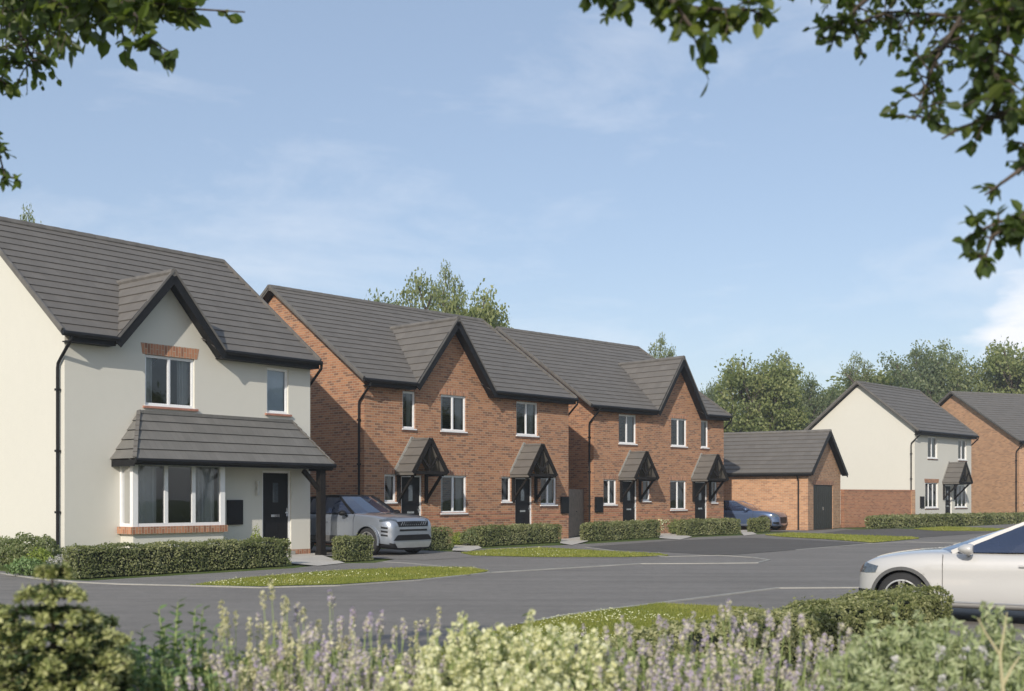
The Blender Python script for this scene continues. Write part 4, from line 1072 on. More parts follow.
SED = dict(rear=-2.4, nose=2.12, axf=1.45, axr=-1.42, wr=.335, hw=.93, spokes=5, clad=.19, lip=.045, cladlip=True,
    st=[-2.42, -2.36, -2.15, -1.8, -1.42, -1.0, -.4, .2, .8, 1.15, 1.45, 1.75, 1.92, 2.03, 2.09, 2.12],
    zb=[(-2.42, .42), (-2.2, .26), (-1.8, .19), (1.8, .18), (2.0, .19), (2.12, .30)],
    zt=[(-2.42, .78), (-2.36, .93), (-2.15, 1.0), (-1.8, 1.01), (-1, .985), (0, .96), (.8, .945), (1.15, .945), (1.45, .915), (1.75, .87), (1.92, .82), (2.03, .76), (2.09, .66), (2.12, .54)],
    w=[(-2.42, .68), (-2.36, .80), (-2.15, .92), (-1.8, .98), (-1.2, 1), (1.3, 1), (1.6, .985), (1.78, .955), (1.92, .90), (2.03, .80), (2.09, .70), (2.12, .60)],
    gh=dict(belt=[(1.18, 0), (1.10, .45), (.82, .86), (.1, .925), (-.45, .925), (-1.2, .90), (-1.75, .78), (-1.95, .4), (-2.0, 0)],
            roof=[(.02, 0), (-.02, .35), (-.12, .60), (-.42, .66), (-.65, .66), (-1.0, .64), (-1.35, .56), (-1.42, .3), (-1.44, 0)],
            top=lambda x: 1.40 - .16 * (x + .55) ** 2 - (.04 * max(0, -x - .9)), pillars=[2, 4, 6], paintp=[2, 6], pw={2: .06, 4: .07, 6: .16}),
    mir=(.62, .93), handles=(-.14, -1.15), hz=.80, seams=(.92, -.42, -1.35), extra=sedan_extra)
SUVS = dict(rear=-2.2, nose=2.18, axf=1.36, axr=-1.32, wr=.375, hw=.96, spokes=7, clad=.33, lip=.05, cladlip=False, roofmat='black',
    st=[-2.2, -2.14, -1.95, -1.7, -1.32, -.9, -.3, .3, .8, 1.1, 1.36, 1.65, 1.9, 2.06, 2.15, 2.19],
    zb=[(-2.2, .5), (-1.9, .34), (-1.3, .25), (1.3, .25), (1.8, .17), (2.19, .15)],
    zt=[(-2.2, .95), (-2.14, 1.08), (-1.9, 1.12), (-1.3, 1.12), (0, 1.12), (.8, 1.12), (1.36, 1.09), (1.65, 1.06), (1.9, 1.02), (2.06, .97), (2.15, .90), (2.19, .80)],
    w=[(-2.2, .80), (-2.1, .88), (-1.8, .96), (-1.3, 1), (-.8, .985), (.8, .985), (1.36, 1), (1.65, .985), (1.9, .94), (2.06, .88), (2.15, .80), (2.19, .72)],
    gh=dict(belt=[(1.0, 0), (.94, .45), (.72, .86), (.1, .91), (-.4, .91), (-1.2, .90), (-1.85, .84), (-2.02, .45), (-2.06, 0)],
            roof=[(.12, 0), (.08, .36), (-.04, .66), (-.3, .71), (-.55, .71), (-1.1, .70), (-1.6, .66), (-1.72, .4), (-1.76, 0)],
            top=lambda x: 1.60 - .05 * (x + .4) ** 2 - .03 * max(0, -x - .6), pillars=[2, 4, 5, 6], paintp=[], pw={2: .08, 4: .07, 5: .06, 6: .2}),
    mir=(.55, 1.06), handles=(-.30, -1.1), hz=.90, seams=(.82, -.42, -1.3), extra=suv_extra)
U = Vector((.6334, .7738, 0)); Vv = Vector((-.7738, .6334, 0))
# silver SUV: near front wheel at about (-3.75, 31.05)
hd = Vector((.78, -.625, 0)).normalized(); sd = Vector((hd.y, -hd.x, 0))   # right side
wpos = Vector((-3.84, 31.3, 0)); c0 = wpos - hd * 1.36 - sd * .84
car('parked_car', 'silver sport utility car with black roof, parked between the cream house and brick pair', c0, hd, SUVS, 'paint_silver', True)
hd = Vector((.85, -.527, 0)).normalized(); sd = Vector((hd.y, -hd.x, 0)); wpos = Vector((11.95, 54.9, 0)); c0 = wpos - hd * 1.45 - sd * .8
car('parked_car', 'dark blue saloon car parked beside the brick garage, mostly hidden by the house corner', c0, hd, SED, 'paint_blue')
hd = Vector((-.86, .51, 0)).normalized(); sd = Vector((-hd.y, hd.x, 0)); k_ = .92
wpos = Vector((4.93, 14.62, 0)); c0 = wpos - hd * 1.45 * k_ - sd * .82 * k_
car('parked_car', 'white estate car with grey wheel arches, cut off by the right edge of the picture', c0, hd, SED, 'paint_white', scale=k_)

# ------------------------------------------------------------------ trees
def make_tree(seed, h, cr, mat, lf=.16, per=150, nb=34, open_=.0):
    """returns a list of (part name, object) under an empty built at the origin"""
    rs = random.Random(seed); g = np.random.default_rng(seed)
    tr = MB(); base = .018 * h + .06
    tips = []
    def grow(p, d, L, r, lev):
        pts = [p]; q = p.copy(); dd = d.copy(); n = 4
        for i in range(n):
            dd = (dd + Vector((rs.gauss(0, .13), rs.gauss(0, .13), rs.gauss(.05, .08)))).normalized(); q = q + dd * L / n; pts.append(q.copy())
        e_ = pts[-1]; R_ = (math.hypot(e_.x, e_.y) / (cr * .80)) ** 2 + ((e_.z - h * .60) / (h * .42)) ** 2
        if lev and R_ > 1: return
        tr.tube(pts, [r * (1 - .5 * i / n) for i in range(n + 1)], 6 if lev else 9)
        if lev >= 2: tips.append(pts[-1]); tips.append(pts[-2]); return
        m = (16, 7)[lev] if lev < 2 else 0
        for i in range(m + (lev == 0) * 3):
            t = .35 + .65 * rs.random(); k = min(n - 1, int(t * n)); s0 = pts[k].lerp(pts[k + 1], t * n - k)
            a = rs.random() * 6.283; el = rs.uniform(.15, .9)
            nd = (Vector((math.cos(a), math.sin(a), el)).normalized() * .8 + dd * .35).normalized()
            grow(s0, nd, L * rs.uniform(.42, .62), r * .45, lev + 1)
        tips.append(pts[-1])
    grow(Vector((0, 0, 0)), Vector((0, 0, 1)), h * .72, base, 0)
    C = []
    for t in tips:
        rr = rs.uniform(.3, 1.0) * cr * .24; n = int(per * .75 * (rr / (cr * .24)) ** 1.3 * rs.uniform(.6, 1.2)) + 20
        d = g.normal(size=(n, 3)) * np.array([1, 1, .65]); d = unit(d) * (g.random(n) ** .45)[:, None] * rr * np.array([1, 1, .7])
        C.append(d + np.array(t))
    C = np.concatenate(C)
    t0 = bpy.data.objects.new('tree', None); col.objects.link(t0)
    tr.build('trunk', M['bark'], t0); cloud('crown', leaves(C, lf, np.array([0, 0, .6]), 1, .6, .4), 4, M[mat], t0)
    return t0
protos = [make_tree(3, 12, 5.6, 'leaf_b', .115, 165), make_tree(5, 11, 6.0, 'leaf_a', .115, 170), make_tree(9, 10, 5.4, 'leaf_c', .115, 170), make_tree(12, 13, 4.6, 'leaf_a', .10, 120)]
TREES = [ # px, top py, distance, kind, label
 (28, 213, 62, 3, 'tree tip just showing over the ridge of the near cream house', .3),
 (398, 281, 70, 1, 'olive tree rising behind the left part of the first brick roof', .55),
 (446, 268, 74, 3, 'airy tree with the highest tip, behind the first brick roof gable', .40),
 (470, 296, 70, 2, 'pale green tree behind the right end of the first brick roof', .55),
 (661, 338, 84, 3, 'light green tree top behind the ridge of the second brick pair', .45),
 (716, 384, 96, 0, 'dark small tree directly right of the second brick pair roof', .6),
 (752, 362, 92, 2, 'big light green tree above the left end of the garage roof', .8),
 (790, 358, 100, 1, 'tall loose tree behind the middle of the garage roof', .7),
 (815, 380, 94, 0, 'dark tree left of the far cream gable', .7),
 (856, 356, 108, 3, 'slender tree right behind the apex of the far cream gable', .6),
 (915, 348, 104, 0, 'dark green tree above the far cream house roof', .8),
 (944, 344, 112, 3, 'open crowned tree between the two farthest roofs', .7),
 (975, 350, 104, 1, 'olive tree behind the apex of the farthest brick house', .8),
 (1024, 346, 100, 2, 'yellow green tree at the right edge over the farthest roof', .8),
 (735, 405, 100, 1, 'low bushy tree filling the gap beside the garage roof', 1.5),
 (835, 395, 112, 1, 'low tree in the gap left of the far cream house', 1.5),
 (890, 375, 116, 2, 'light tree farthest back between the dark ones over the far cream roof', 1.6),
 (1060, 350, 108, 0, 'dark tree just beyond the right edge of the picture', 1.4)]
tops = []
for o in protos:
    cr_ = [c for c in o.children if c.name.startswith('crown')][0]
    zz = np.empty(len(cr_.data.vertices) * 3, dtype=np.float32); cr_.data.vertices.foreach_get('co', zz); tops.append(float(np.percentile(zz[2::3], 99.6)))
used = set()
for i, (px, py, Y, kd, lb, wd) in enumerate(TREES):
    o = protos[kd] if kd not in used else copy_tree(protos[kd]); used.add(kd)
    ht = EYE + (HZ - py) / F * Y; s = ht / tops[kd]
    o.location = ((px - 512) / F * Y, Y, 0); o.rotation_euler = (0, 0, i * 1.7); o.scale = (s * wd, s * wd, s)
    tag(o, lb, 'tree', 'trees behind the houses')
# trees across the street that the windows mirror
for i, (x, y, kd) in enumerate(((34, 22, 1), (43, 30, 0), (38, 39, 2), (50, 46, 1), (47, 12, 2), (60, 36, 3), (64, 24, 0))):
    o = copy_tree(protos[kd]); o.location = (x, y, 0); o.rotation_euler = (0, 0, i * 2.1); o.scale = (1, 1, .8)
    tag(o, 'leafy tree out of frame to the right, mirrored in the house windows', 'tree', 'trees across the street')

# ------------------------------------------------------------------ overhanging branches
def leaf6(C, T, Nn, s):
    """pointed oval leaves with a folded midrib: two 4-gons each -> returned as (2n,4,3)"""
    T = unit(T); B = unit(np.cross(Nn, T)); Nn = np.cross(T, B); s = s[:, None]
    a = C; b = C + T * s * 1.0
    m1 = C + T * s * .30; m2 = C + T * s * .68; w1, w2 = .33, .26; up = Nn * s * .08
    lq = np.stack([a, m1 + B * s * w1 + up, m2 + B * s * w2 + up * .8, b], 1); rq = np.stack([a, b, m2 - B * s * w2 + up * .8, m1 - B * s * w1 + up], 1)
    return np.concatenate([lq, rq])
def branchset(name, label, specs, seed, root_pts, rad):
    """specs: (polyline of (px,py,Y), spread px, leaf count, leaf size m)"""
    g = np.random.default_rng(seed); rs = random.Random(seed)
    t = thing(name, label, 'tree', (root_pts[0][0], root_pts[0][1], 0), 0, 'trees leaning over the camera'); o0 = Vector((root_pts[0][0], root_pts[0][1], 0))
    b = MB(); b.tube([Vector(p) - o0 for p in root_pts], rad, 12); LQ = []
    for line, spread, n, ls in specs:
        pts = [at(*p) for p in line]; np_ = len(pts)
        b.tube([p - o0 for p in pts], [.011 - .008 * i / (np_ - 1) for i in range(np_)], 6)
        # the limb that carries this bough: leaves the trunk at its own height, bends, and is leafy too
        u_ = rs.uniform(0, 1); st_ = Vector(root_pts[-2]).lerp(Vector(root_pts[-1]), .35 + .65 * u_); en_ = pts[0]; lm = [st_]
        for q_ in range(1, 6):
            f_ = q_ / 6; lm.append(st_.lerp(en_, f_) + Vector((rs.gauss(0, .07), rs.gauss(0, .10), .38 * math.sin(math.pi * f_) + rs.gauss(0, .06))))
        lm.append(en_); b.tube([p - o0 for p in lm], [.042, .036, .030, .024, .019, .014, .011], 7)
        lc, lt, lsz = [], [], []
        for q_ in range(26):
            f_ = rs.uniform(1.5, 5.95); i = int(f_); s0 = lm[i].lerp(lm[i + 1], f_ - i); L = rs.uniform(.18, .42)
            sgn = -1 if en_.x < st_.x else 1
            d = Vector((rs.gauss(-.2 * sgn, .8), rs.gauss(0, .9), rs.gauss(.25, .6))).normalized(); e = s0 + d * L
            b.tube([s0 - o0, (s0 + e) / 2 + Vector((0, 0, .03)) - o0, e - o0], [.006, .004, .0015], 4)
            for j in range(9):
                lc.append(s0.lerp(e, .15 + .85 * j / 8)); lt.append(d * .5 + Vector((rs.gauss(0, .6), rs.gauss(0, .6), rs.gauss(-.2, .5)))); lsz.append(ls * rs.uniform(.7, 1.5))
        C_ = np.array(lc) - np.array(o0); LQ.append(leaf6(C_, np.array(lt), g.normal(size=C_.shape) * .8 + np.array([0, -.35, .8]), np.array(lsz)))
        C = []; T = []; S_ = []
        n = int(n * 1.25); nt_ = max(2, n // 6)
        for k in range(nt_):
            f = rs.random() * (np_ - 1); i = min(int(f), np_ - 2); s0 = pts[i].lerp(pts[i + 1], f - i)
            Yc = s0.y; sp = spread / F * Yc
            d = Vector((rs.gauss(0, 1), rs.gauss(0, 1.3), rs.gauss(-.35, .7))).normalized(); L = sp * rs.uniform(.5, 1.35)
            e = s0 + d * L + Vector((0, 0, -.12 * L)); mid = (s0 + e) / 2 + Vector((0, 0, .1 * L))
            b.tube([s0 - o0, mid - o0, e - o0], [.004, .003, .0015], 4)
            for j in range(6):
                u = .2 + .8 * (j + rs.random()) / 6; q = (s0.lerp(mid, u * 2) if u < .5 else mid.lerp(e, u * 2 - 1))
                dd = (e - s0).normalized() * .6 + Vector((rs.gauss(0, .6), rs.gauss(0, .6), rs.gauss(-.25, .5)))
                C.append(q); T.append(dd); S_.append(ls * rs.uniform(.6, 1.5))
        C = np.array(C) - np.array(o0); T = np.array(T); Nn = g.normal(size=C.shape) * .8 + np.array([0, -.35, .8])
        LQ.append(leaf6(C, T, Nn, np.array(S_)))
    b.build('trunk', M['bark'], t)
    q = np.concatenate(LQ)
    # weld each leaf's two halves by interleaving so a leaf is one island
    o = cloud('leaves', q, 4, M['beech'], t)
    return t
LS = [([(-60, -25, 5.2), (20, 0, 5.2), (80, 8, 5.1), (150, 5, 5.0)], 42, 330, .062),
      ([(-50, -10, 5.8), (0, 12, 5.8), (25, 40, 5.7), (35, 70, 5.7)], 34, 360, .045),
      ([(60, -25, 5.0), (120, 0, 5.0), (175, 8, 5.0), (245, 12, 5.0)], 22, 150, .062),
      ([(110, -10, 4.8), (135, 15, 4.8), (148, 40, 4.8), (170, 52, 4.8)], 18, 64, .062),
      ([(-50, 110, 5.2), (-20, 130, 5.2), (-2, 150, 5.2), (6, 180, 5.2)], 20, 110, .05),
      ([(-60, 60, 5.4), (-20, 72, 5.4), (5, 82, 5.4)], 22, 90, .05),
      ([(-60, -40, 5.6), (20, -18, 5.6), (100, -15, 5.6), (190, -12, 5.6)], 26, 300, .05),
      ([(10, -10, 6.2), (35, 12, 6.2), (60, 30, 6.2)], 26, 150, .04)]
branchset('overhanging_tree', 'leafy tree whose boughs hang into the top left corner', LS, 21, [(-5.2, 3.2, 0), (-5.0, 3.5, 2.2), (-4.6, 4.0, 4.2)], [.22, .17, .12])
RS = [([(590, -30, 5.2), (640, 0, 5.2), (700, 8, 5.1), (755, 10, 5.1)], 26, 190, .062),
      ([(560, -30, 5.2), (600, -12, 5.2), (618, 8, 5.2)], 16, 60, .055),
      ([(640, -30, 5.0), (672, 0, 5.0), (690, 25, 5.0), (712, 40, 5.0)], 16, 54, .066),
      ([(900, -30, 5.6), (860, 5, 5.6), (840, 25, 5.5), (832, 40, 5.5)], 26, 170, .04),
      ([(1000, -40, 5.4), (965, 10, 5.4), (935, 60, 5.3), (915, 120, 5.3)], 34, 330, .045),
      ([(1060, -30, 5.0), (1010, 10, 5.0), (990, 60, 5.0), (1000, 120, 5.0)], 42, 430, .058),
      ([(1080, 80, 5.1), (1030, 108, 5.1), (1010, 112, 5.1), (960, 128, 5.1), (942, 139, 5.1)], 4, 9, .03),
      ([(1060, 195, 5.0), (1030, 212, 5.0), (1000, 222, 5.0), (975, 232, 5.0)], 22, 110, .055),
      ([(1060, 225, 5.0), (1020, 220, 5.0), (992, 236, 5.0), (984, 262, 5.0)], 18, 90, .055),
      ([(1075, 130, 5.0), (1020, 170, 5.0), (985, 195, 5.0)], 14, 60, .05),
      ([(760, -40, 5.8), (830, -22, 5.8), (900, -16, 5.8), (1000, -20, 5.8)], 30, 360, .05),
      ([(1060, 20, 5.6), (1000, 20, 5.6), (940, 15, 5.6), (890, 12, 5.6), (850, 25, 5.6)], 28, 300, .042),
      ([(1090, 120, 5.2), (1040, 130, 5.2), (1018, 150, 5.2)], 18, 60, .06)]
RS = [([(x, y, d * .72) for x, y, d in ln_], sp_, n_, l_ * .74) for ln_, sp_, n_, l_ in RS]
branchset('overhanging_tree', 'leafy tree whose boughs hang into the top right corner', RS, 33, [(4.6, 1.6, 0), (4.3, 1.9, 2.0), (3.7, 2.4, 3.6)], [.2, .15, .10])

# ------------------------------------------------------------------ planting bed in the foreground
gx = np.linspace(-7, 9, 33); gy = np.linspace(-1, 7.4, 22); mb = MB()
hz = lambda x, y: .0 + .42 * (1 - min(1, max(0, (y - 4.6) / 2.4)) ** 1.5) - .02 + .03 * math.sin(x * 3 + y * 2)
for i in range(32):
    for j in range(21):
        q = [(gx[i], gy[j]), (gx[i + 1], gy[j]), (gx[i + 1], gy[j + 1]), (gx[i], gy[j + 1])]
        mb.face([(a, b_, hz(a, b_)) for a, b_ in q])
struct(mb.build('planting_bed', M['soil'], None, weld=True, smooth=True), 'structure', 'raised earth bed under the foreground plants')

def make_lavender(seed, nst, h, spread, headmat='lav', hs=1.):
    g = np.random.default_rng(seed); t = bpy.data.objects.new('lavender', None); col.objects.link(t)
    st = MB(); HQ = []; LQ = []
    for i in range(nst):
        a = g.uniform(0, 6.283); r = g.uniform(0, 1) ** .6; hh = h * (.52 + .48 * g.uniform(0, 1) ** 2.4) * (1 - .12 * r)
        b0 = Vector((math.cos(a) * r * .08, math.sin(a) * r * .08, 0)); tp = Vector((math.cos(a) * r * spread, math.sin(a) * r * spread, hh))
        tp += Vector((g.normal(0, .035), g.normal(0, .035), 0)); md = (b0 + tp) / 2 + Vector((math.cos(a), math.sin(a), 0)) * r * spread * .12
        st.tube([b0, md, tp], [.003, .0022, .0016], 4)
        ax = np.array((tp - md).normalized()); n = int(g.integers(4, 8)); hl = g.uniform(.03, .055) * hs
        for k in range(n):
            c = np.array(tp) + ax * hl * (k / (n - 1) - .15); m = 9
            d = unit(g.normal(size=(m, 3)) + ax * .6); wv = (.0072 * math.sin(math.pi * (k + 1) / (n + 1)) + .0035) * hs
            HQ.append(leaves(c + d * wv, .0062 * hs, d, .5, .7))
        m = 10; c = np.array(b0) + (np.array(md) - np.array(b0)) * g.uniform(.3, 1, (m, 1)) + g.normal(0, .012, (m, 3))
        c2 = np.array(md) + (np.array(tp) - np.array(md)) * g.uniform(0, .55, (6, 1)) + g.normal(0, .006, (6, 3))
        d = unit(np.array([math.cos(a) * .5, math.sin(a) * .5, 1.]) + g.normal(0, .5, (m + 6, 3)))
        C = np.concatenate([c, c2]); s_ = g.uniform(.018, .032, (m + 6, 1)); b_ = unit(np.cross(d, g.normal(size=d.shape))) * .0028
        LQ.append(np.stack([C - b_, C + d * s_ * .6 - b_ * 1.2, C + d * s_ * 1.4, C + d * s_ * .6 + b_ * 1.2], 1))
    st.build('stalks', M['stem'], t); cloud('flower_heads', np.concatenate(HQ), 4, M[headmat], t); cloud('foliage', np.concatenate(LQ), 4, M['lavleaf'], t)
    return t
LP = [make_lavender(1, 140, .78, .30), make_lavender(2, 130, .74, .33), make_lavender(3, 95, .82, .28, 'lavy', 1.1)]
lspots = [ # px of crown, distance, top py, kind, label
 (232, 4.3, 608, 2, 'lavender clump with faded yellow heads, first left of the tallest stalks'),
 (285, 4.2, 586, 2, 'tallest lavender clump with faded yellow heads, left of centre'),
 (335, 4.5, 596, 0, 'lavender clump between the yellow-headed one and the cream blossoms'),
 (375, 4.2, 612, 1, 'low purple lavender clump left of the cream flowers'),
 (205, 4.0, 650, 1, 'low lavender clump beside the green leafy weeds'),
 (300, 3.9, 628, 0, 'short purple lavender clump in front of the tallest stalks'),
 (620, 4.4, 622, 0, 'lavender clump at the right of the cream flowers'),
 (672, 4.3, 612, 1, 'lavender clump before the grass corner, right of centre'),
 (735, 4.3, 604, 0, 'tall mauve lavender clump before the nearest hedge'),
 (790, 4.5, 610, 1, 'mauve lavender clump leaning right beside the sage shrub'),
 (700, 3.9, 655, 0, 'short lavender clump nearest the camera, right of centre'),
 (780, 3.9, 662, 1, 'short lavender clump at the foot of the sage shrub'),
 (430, 4.6, 612, 2, 'lavender stalks rising behind the left of the cream flowers'),
 (160, 4.4, 668, 0, 'small lavender clump under the green weeds'),
 (255, 3.7, 662, 1, 'low lavender clump at the bottom edge, below the yellow-headed one'),
 (345, 3.7, 655, 0, 'low lavender clump at the bottom edge beside the cream flowers'),
 (640, 3.7, 660, 1, 'low lavender clump at the bottom edge right of the cream flowers'),
 (850, 4.5, 640, 0, 'lavender clump half hidden in the sage shrubs')]
seen = set()
def bed(x, y): return hz(x, y) - .02
def place(o, px, Y, py, nat):
    x = (px - 512) / F * Y; z0 = bed(x, Y); top = EYE + (HZ - py) / F * Y; s = (top - z0) / nat
    o.location = (x, Y, z0); o.scale = (max(s, .8), max(s, .8), s); return o
for i, (px, Y, py, kd, lb) in enumerate(lspots):
    o = LP[kd] if kd not in seen else copy_tree(LP[kd]); seen.add(kd)
    place(o, px, Y, py, (.78, .75, .84)[kd]); o.rotation_euler = (0, 0, i * 1.3); tag(o, lb, 'lavender', 'lavender clumps in the foreground')

def blossom(name, label, px, Y, py, r, n, mat, lm, size, heads, cat, seed, headr=.016, spike=0., asp=.8, la=.38):
    """bushy plant: many short stems each ending in a cluster"""
    g = np.random.default_rng(seed); x = (px - 512) / F * Y; z0 = bed(x, Y); top = EYE + (HZ - py) / F * Y - z0
    t = thing(name, label, cat, (x, Y, z0)); st = MB(); H_ = []; Lq = []
    for i in range(n):
        a = g.uniform(0, 6.283); rr = g.uniform(0, 1) ** .55; e = np.array([math.cos(a) * rr * r, math.sin(a) * rr * r, top * (1 - .38 * rr ** 2) * g.uniform(.72, 1.0)])
        b0 = np.array([math.cos(a) * rr * r * .35, math.sin(a) * rr * r * .35, 0]); st.tube([b0, (b0 + e) / 2 + np.array([0, 0, .04]), e], [.0035, .0028, .0018], 4)
        for k in range(heads):
            c = e + np.array([g.normal(0, headr * .7), g.normal(0, headr * .7), -k * .026 - spike * k]); m = 16; d = unit(g.normal(size=(m, 3)))
            H_.append(leaves(c + d * headr * g.uniform(.5, 1, (m, 1)), size, d, .5 if asp > .5 else 1.2, asp))
        m = 13 if mat == 'cream' else 26; c = b0 + (e - b0) * g.uniform(.35, .95, (m, 1)) + g.normal(0, .018, (m, 3)); Lq.append(leaves(c, .014, np.array([0, 0, .7]), 1, la))
    st.build('stems', M['stem'], t); cloud('blossoms', np.concatenate(H_), 4, M[mat], t); cloud('foliage', np.concatenate(Lq), 4, M[lm], t); return t
blossom('flowering_shrub', 'cream flowered shrub left of centre, fullest blossoms', 470, 4.0, 612, .30, 120, 'cream', 'lavleaf', .008, 4, 'shrub', 5)
blossom('flowering_shrub', 'cream flowered shrub with the highest sprays, just right of centre', 555, 4.1, 604, .33, 130, 'cream', 'lavleaf', .008, 4, 'shrub', 6)
blossom('flowering_shrub', 'low cream flowered shrub at the bottom edge among lavender', 410, 3.7, 655, .25, 80, 'cream', 'lavleaf', .008, 3, 'shrub', 8)
blossom('flowering_shrub', 'low cream flowered shrub at the bottom centre', 520, 3.6, 645, .26, 90, 'cream', 'lavleaf', .008, 3, 'shrub', 9)
blossom('sage_shrub', 'grey green sage shrub before the white car', 905, 4.0, 612, .36, 130, 'sage', 'sage', .017, 4, 'shrub', 10, .020, .010, .30, .25)
blossom('sage_shrub', 'grey green sage shrub at the right edge', 985, 3.9, 606, .38, 130, 'sage', 'sage', .017, 4, 'shrub', 11, .020, .010, .30, .25)
blossom('sage_shrub', 'grey green sage shrub next to the mauve lavender', 845, 3.8, 642, .26, 80, 'sage', 'sage', .016, 3, 'shrub', 12, .018, .010, .30, .25)
blossom('flowering_shrub', 'pale pinkish flowers dotted over the sage shrubs', 950, 3.7, 640, .36, 70, 'palepetal', 'sage', .007, 2, 'shrub', 13, .016)
for nm, px_, Y_, py_, r_, m_, n_ in (('soft green low bush under the leafy plants', 215, 4.6, 652, .42, 'lavleaf', 5200), ('soft green low bush behind the left lavender clumps', 330, 4.9, 648, .46, 'lavleaf', 5600),
        ('fresh green low bush between the conifer and the tall leafy plants', 118, 4.7, 644, .36, 'fresh', 4200), ('soft green low bush behind the right lavender clumps', 700, 5.0, 655, .5, 'lavleaf', 5600),
        ('soft green low bush hugging the bottom centre edge', 600, 4.7, 650, .36, 'lavleaf', 3800)):
    x_ = (px_ - 512) / F * Y_; z_ = bed(x_, Y_); shrub('shrub', nm, (x_, Y_, z_), r_, EYE + (HZ - py_) / F * Y_ - z_, m_, .016, n_)
# leafy weeds
def weed(px, Y, py, label, seed, mat='fresh', n=7):
    g = np.random.default_rng(seed); x = (px - 512) / F * Y; z0 = bed(x, Y); top = EYE + (HZ - py) / F * Y - z0
    t = thing('leafy_plant', label, 'plant', (x, Y, z0), 0, 'green leafy plants among the flowers'); st = MB(); Q = []
    for i in range(n):
        a = g.uniform(0, 6.283); lean = g.uniform(.02, .12); h = top * g.uniform(.75, 1.); e = np.array([math.cos(a) * lean, math.sin(a) * lean, h])
        st.tube([(0, 0, 0), tuple(e * .5), tuple(e)], [.005, .004, .002], 5); m = 22
        for k in range(m):
            u = .3 + .7 * k / (m - 1); p = e * u; b = k * 2.4; d = np.array([math.cos(b), math.sin(b), .5]); l = .055 * (1.15 - .7 * (u - .3))
            C = (p)[None]; Q.append(leaf6(C, d[None], np.array([[0, 0, 1.]]) + .2 * g.normal(size=(1, 3)), np.array([l])))
    st.build('stems', M['stem'], t); cloud('leaves', np.concatenate(Q), 4, M[mat], t)
weed(165, 4.3, 598, 'bright green leafy plant between the conifer and the lavender', 3)
weed(187, 4.4, 608, 'second green leafy plant just left of the lavender', 4)
weed(132, 4.2, 620, 'green leafy plant touching the right of the conifer', 5)
weed(150, 4.0, 650, 'low green leafy plant at the foot of the taller ones', 6, n=9)
weed(205, 4.2, 622, 'green leafy plant among the first lavender stalks', 16)
weed(112, 4.3, 640, 'low green leafy plant right against the conifer', 17, n=9)
weed(178, 3.9, 655, 'low green leafy plant in front of the tall leafy pair', 18, n=10)
weed(230, 3.9, 662, 'low green leafy plant under the yellow-headed lavender', 19, n=9)
weed(910, 4.2, 588, 'thin green shoot rising before the white car door', 7, 'sage', 1)
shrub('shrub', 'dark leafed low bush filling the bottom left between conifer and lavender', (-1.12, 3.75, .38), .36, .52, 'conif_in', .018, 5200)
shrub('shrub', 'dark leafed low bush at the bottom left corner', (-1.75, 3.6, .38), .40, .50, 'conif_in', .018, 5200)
# white flowers on the weeds
# dry stalk at right edge
mb = MB(); x = (1012 - 512) / F * 3.4
mb.tube([at(1010, 760, 3.4), at(1003, 690, 3.4), at(1000, 655, 3.4), at(985, 632, 3.4), at(978, 618, 3.4)], [.007, .006, .0045, .003, .002], 6)
mb.tube([at(1003, 685, 3.4), at(1012, 668, 3.4), at(1020, 656, 3.4)], [.005, .004, .002], 6)
mb.tube([at(1000, 655, 3.4), at(1004, 632, 3.4), at(1007, 612, 3.4)], [.004, .003, .0015], 6)
tag(mb.build('dry_stalk', M['dry']), 'pale dry forked stalk at the lower right edge', 'stalk')

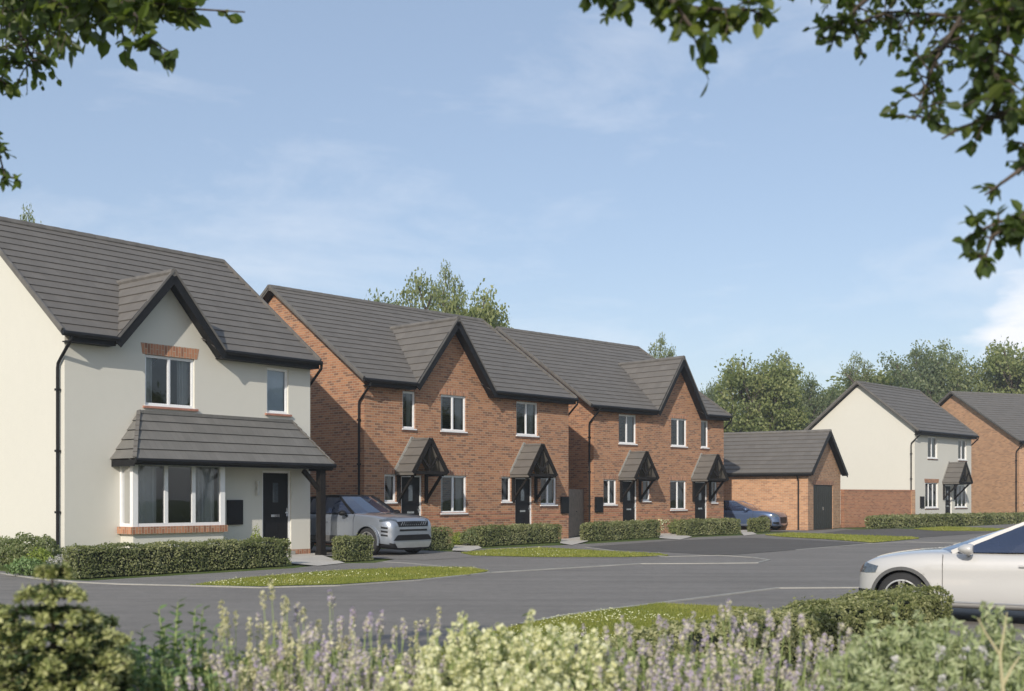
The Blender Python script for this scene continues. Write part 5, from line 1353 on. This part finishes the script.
# conifer on the left: tiers of drooping sprays
def conifer(px, Y, py, label, seed, spread):
    g = np.random.default_rng(seed); x = (px - 512) / F * Y; z0 = bed(x, Y); top = EYE + (HZ - py) / F * Y - z0
    t = thing('conifer', label, 'conifer', (x, Y, z0), 0, None); tr = MB(); A = []; B = []
    tr.tube([(0, 0, 0), (.01, .0, top * .5), (.0, 0, top)], [.02, .013, .003], 7)
    nl = 13
    for k in range(nl):
        u = k / (nl - 1); zc = top * (.12 + .87 * u); L = spread * (1 - u) ** .66 + .06
        for j in range(7):
            a = k * 1.1 + j * .9 + g.uniform(-.2, .2); LL = L * g.uniform(.65, 1.15); d = np.array([math.cos(a), math.sin(a), 0]); sdv = np.array([-math.sin(a), math.cos(a), 0])
            p = lambda s: np.array([0, 0, zc]) + d * LL * s + np.array([0, 0, .10 * LL * math.sin(s * 3.0) - .10 * LL * s * s])
            tr.tube([tuple(p(0)), tuple(p(.5)), tuple(p(1))], [.005, .0035, .0015], 4)
            m = int(70 * LL / spread) + 14
            for s in np.linspace(.12, 1, m):
                wdt = LL * .34 * (1 - abs(s - .5) * 1.2); n = 6
                off = g.uniform(-1, 1, (n, 1)); c = p(s) + sdv * off * wdt + np.array([0, 0, -.02]) * np.abs(off) + g.normal(0, .006, (n, 3))
                q = leaves(c, .011, np.array([0, 0, 1.3]), .6, .55)
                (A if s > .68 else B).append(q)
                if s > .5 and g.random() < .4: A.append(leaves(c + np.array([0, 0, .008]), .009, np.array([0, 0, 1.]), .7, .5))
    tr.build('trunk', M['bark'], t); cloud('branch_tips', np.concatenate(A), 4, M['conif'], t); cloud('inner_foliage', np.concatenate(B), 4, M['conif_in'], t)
conifer(52, 3.7, 566, 'yellow tipped conifer with tiered sprays in the lower left corner', 2, .36)
conifer(98, 4.0, 618, 'low yellow tipped conifer growing against the right of the tall one', 7, .26)
conifer(-8, 3.9, 605, 'shorter yellow tipped conifer cut by the left edge', 4, .42)

# air between the camera and the far trees
hzb = MB(); hzb.box(-160, -30, -1.2, 190, 190, 22); hb = hzb.build('haze', M['stem'])
hm = bpy.data.materials.new('haze_air'); hm.use_nodes = True; hn = hm.node_tree; hn.nodes.clear()
ho_ = hn.nodes.new('ShaderNodeOutputMaterial'); hp = hn.nodes.new('ShaderNodeVolumePrincipled'); hp.inputs['Density'].default_value = .0008
hp.inputs['Color'].default_value = (.92, .96, 1, 1); hp.inputs['Anisotropy'].default_value = .2
hn.links.new(hp.outputs[0], ho_.inputs['Volume']); hb.data.materials[0] = hm
struct(hb, 'stuff', 'thin pale haze that softens the far trees', 'haze')
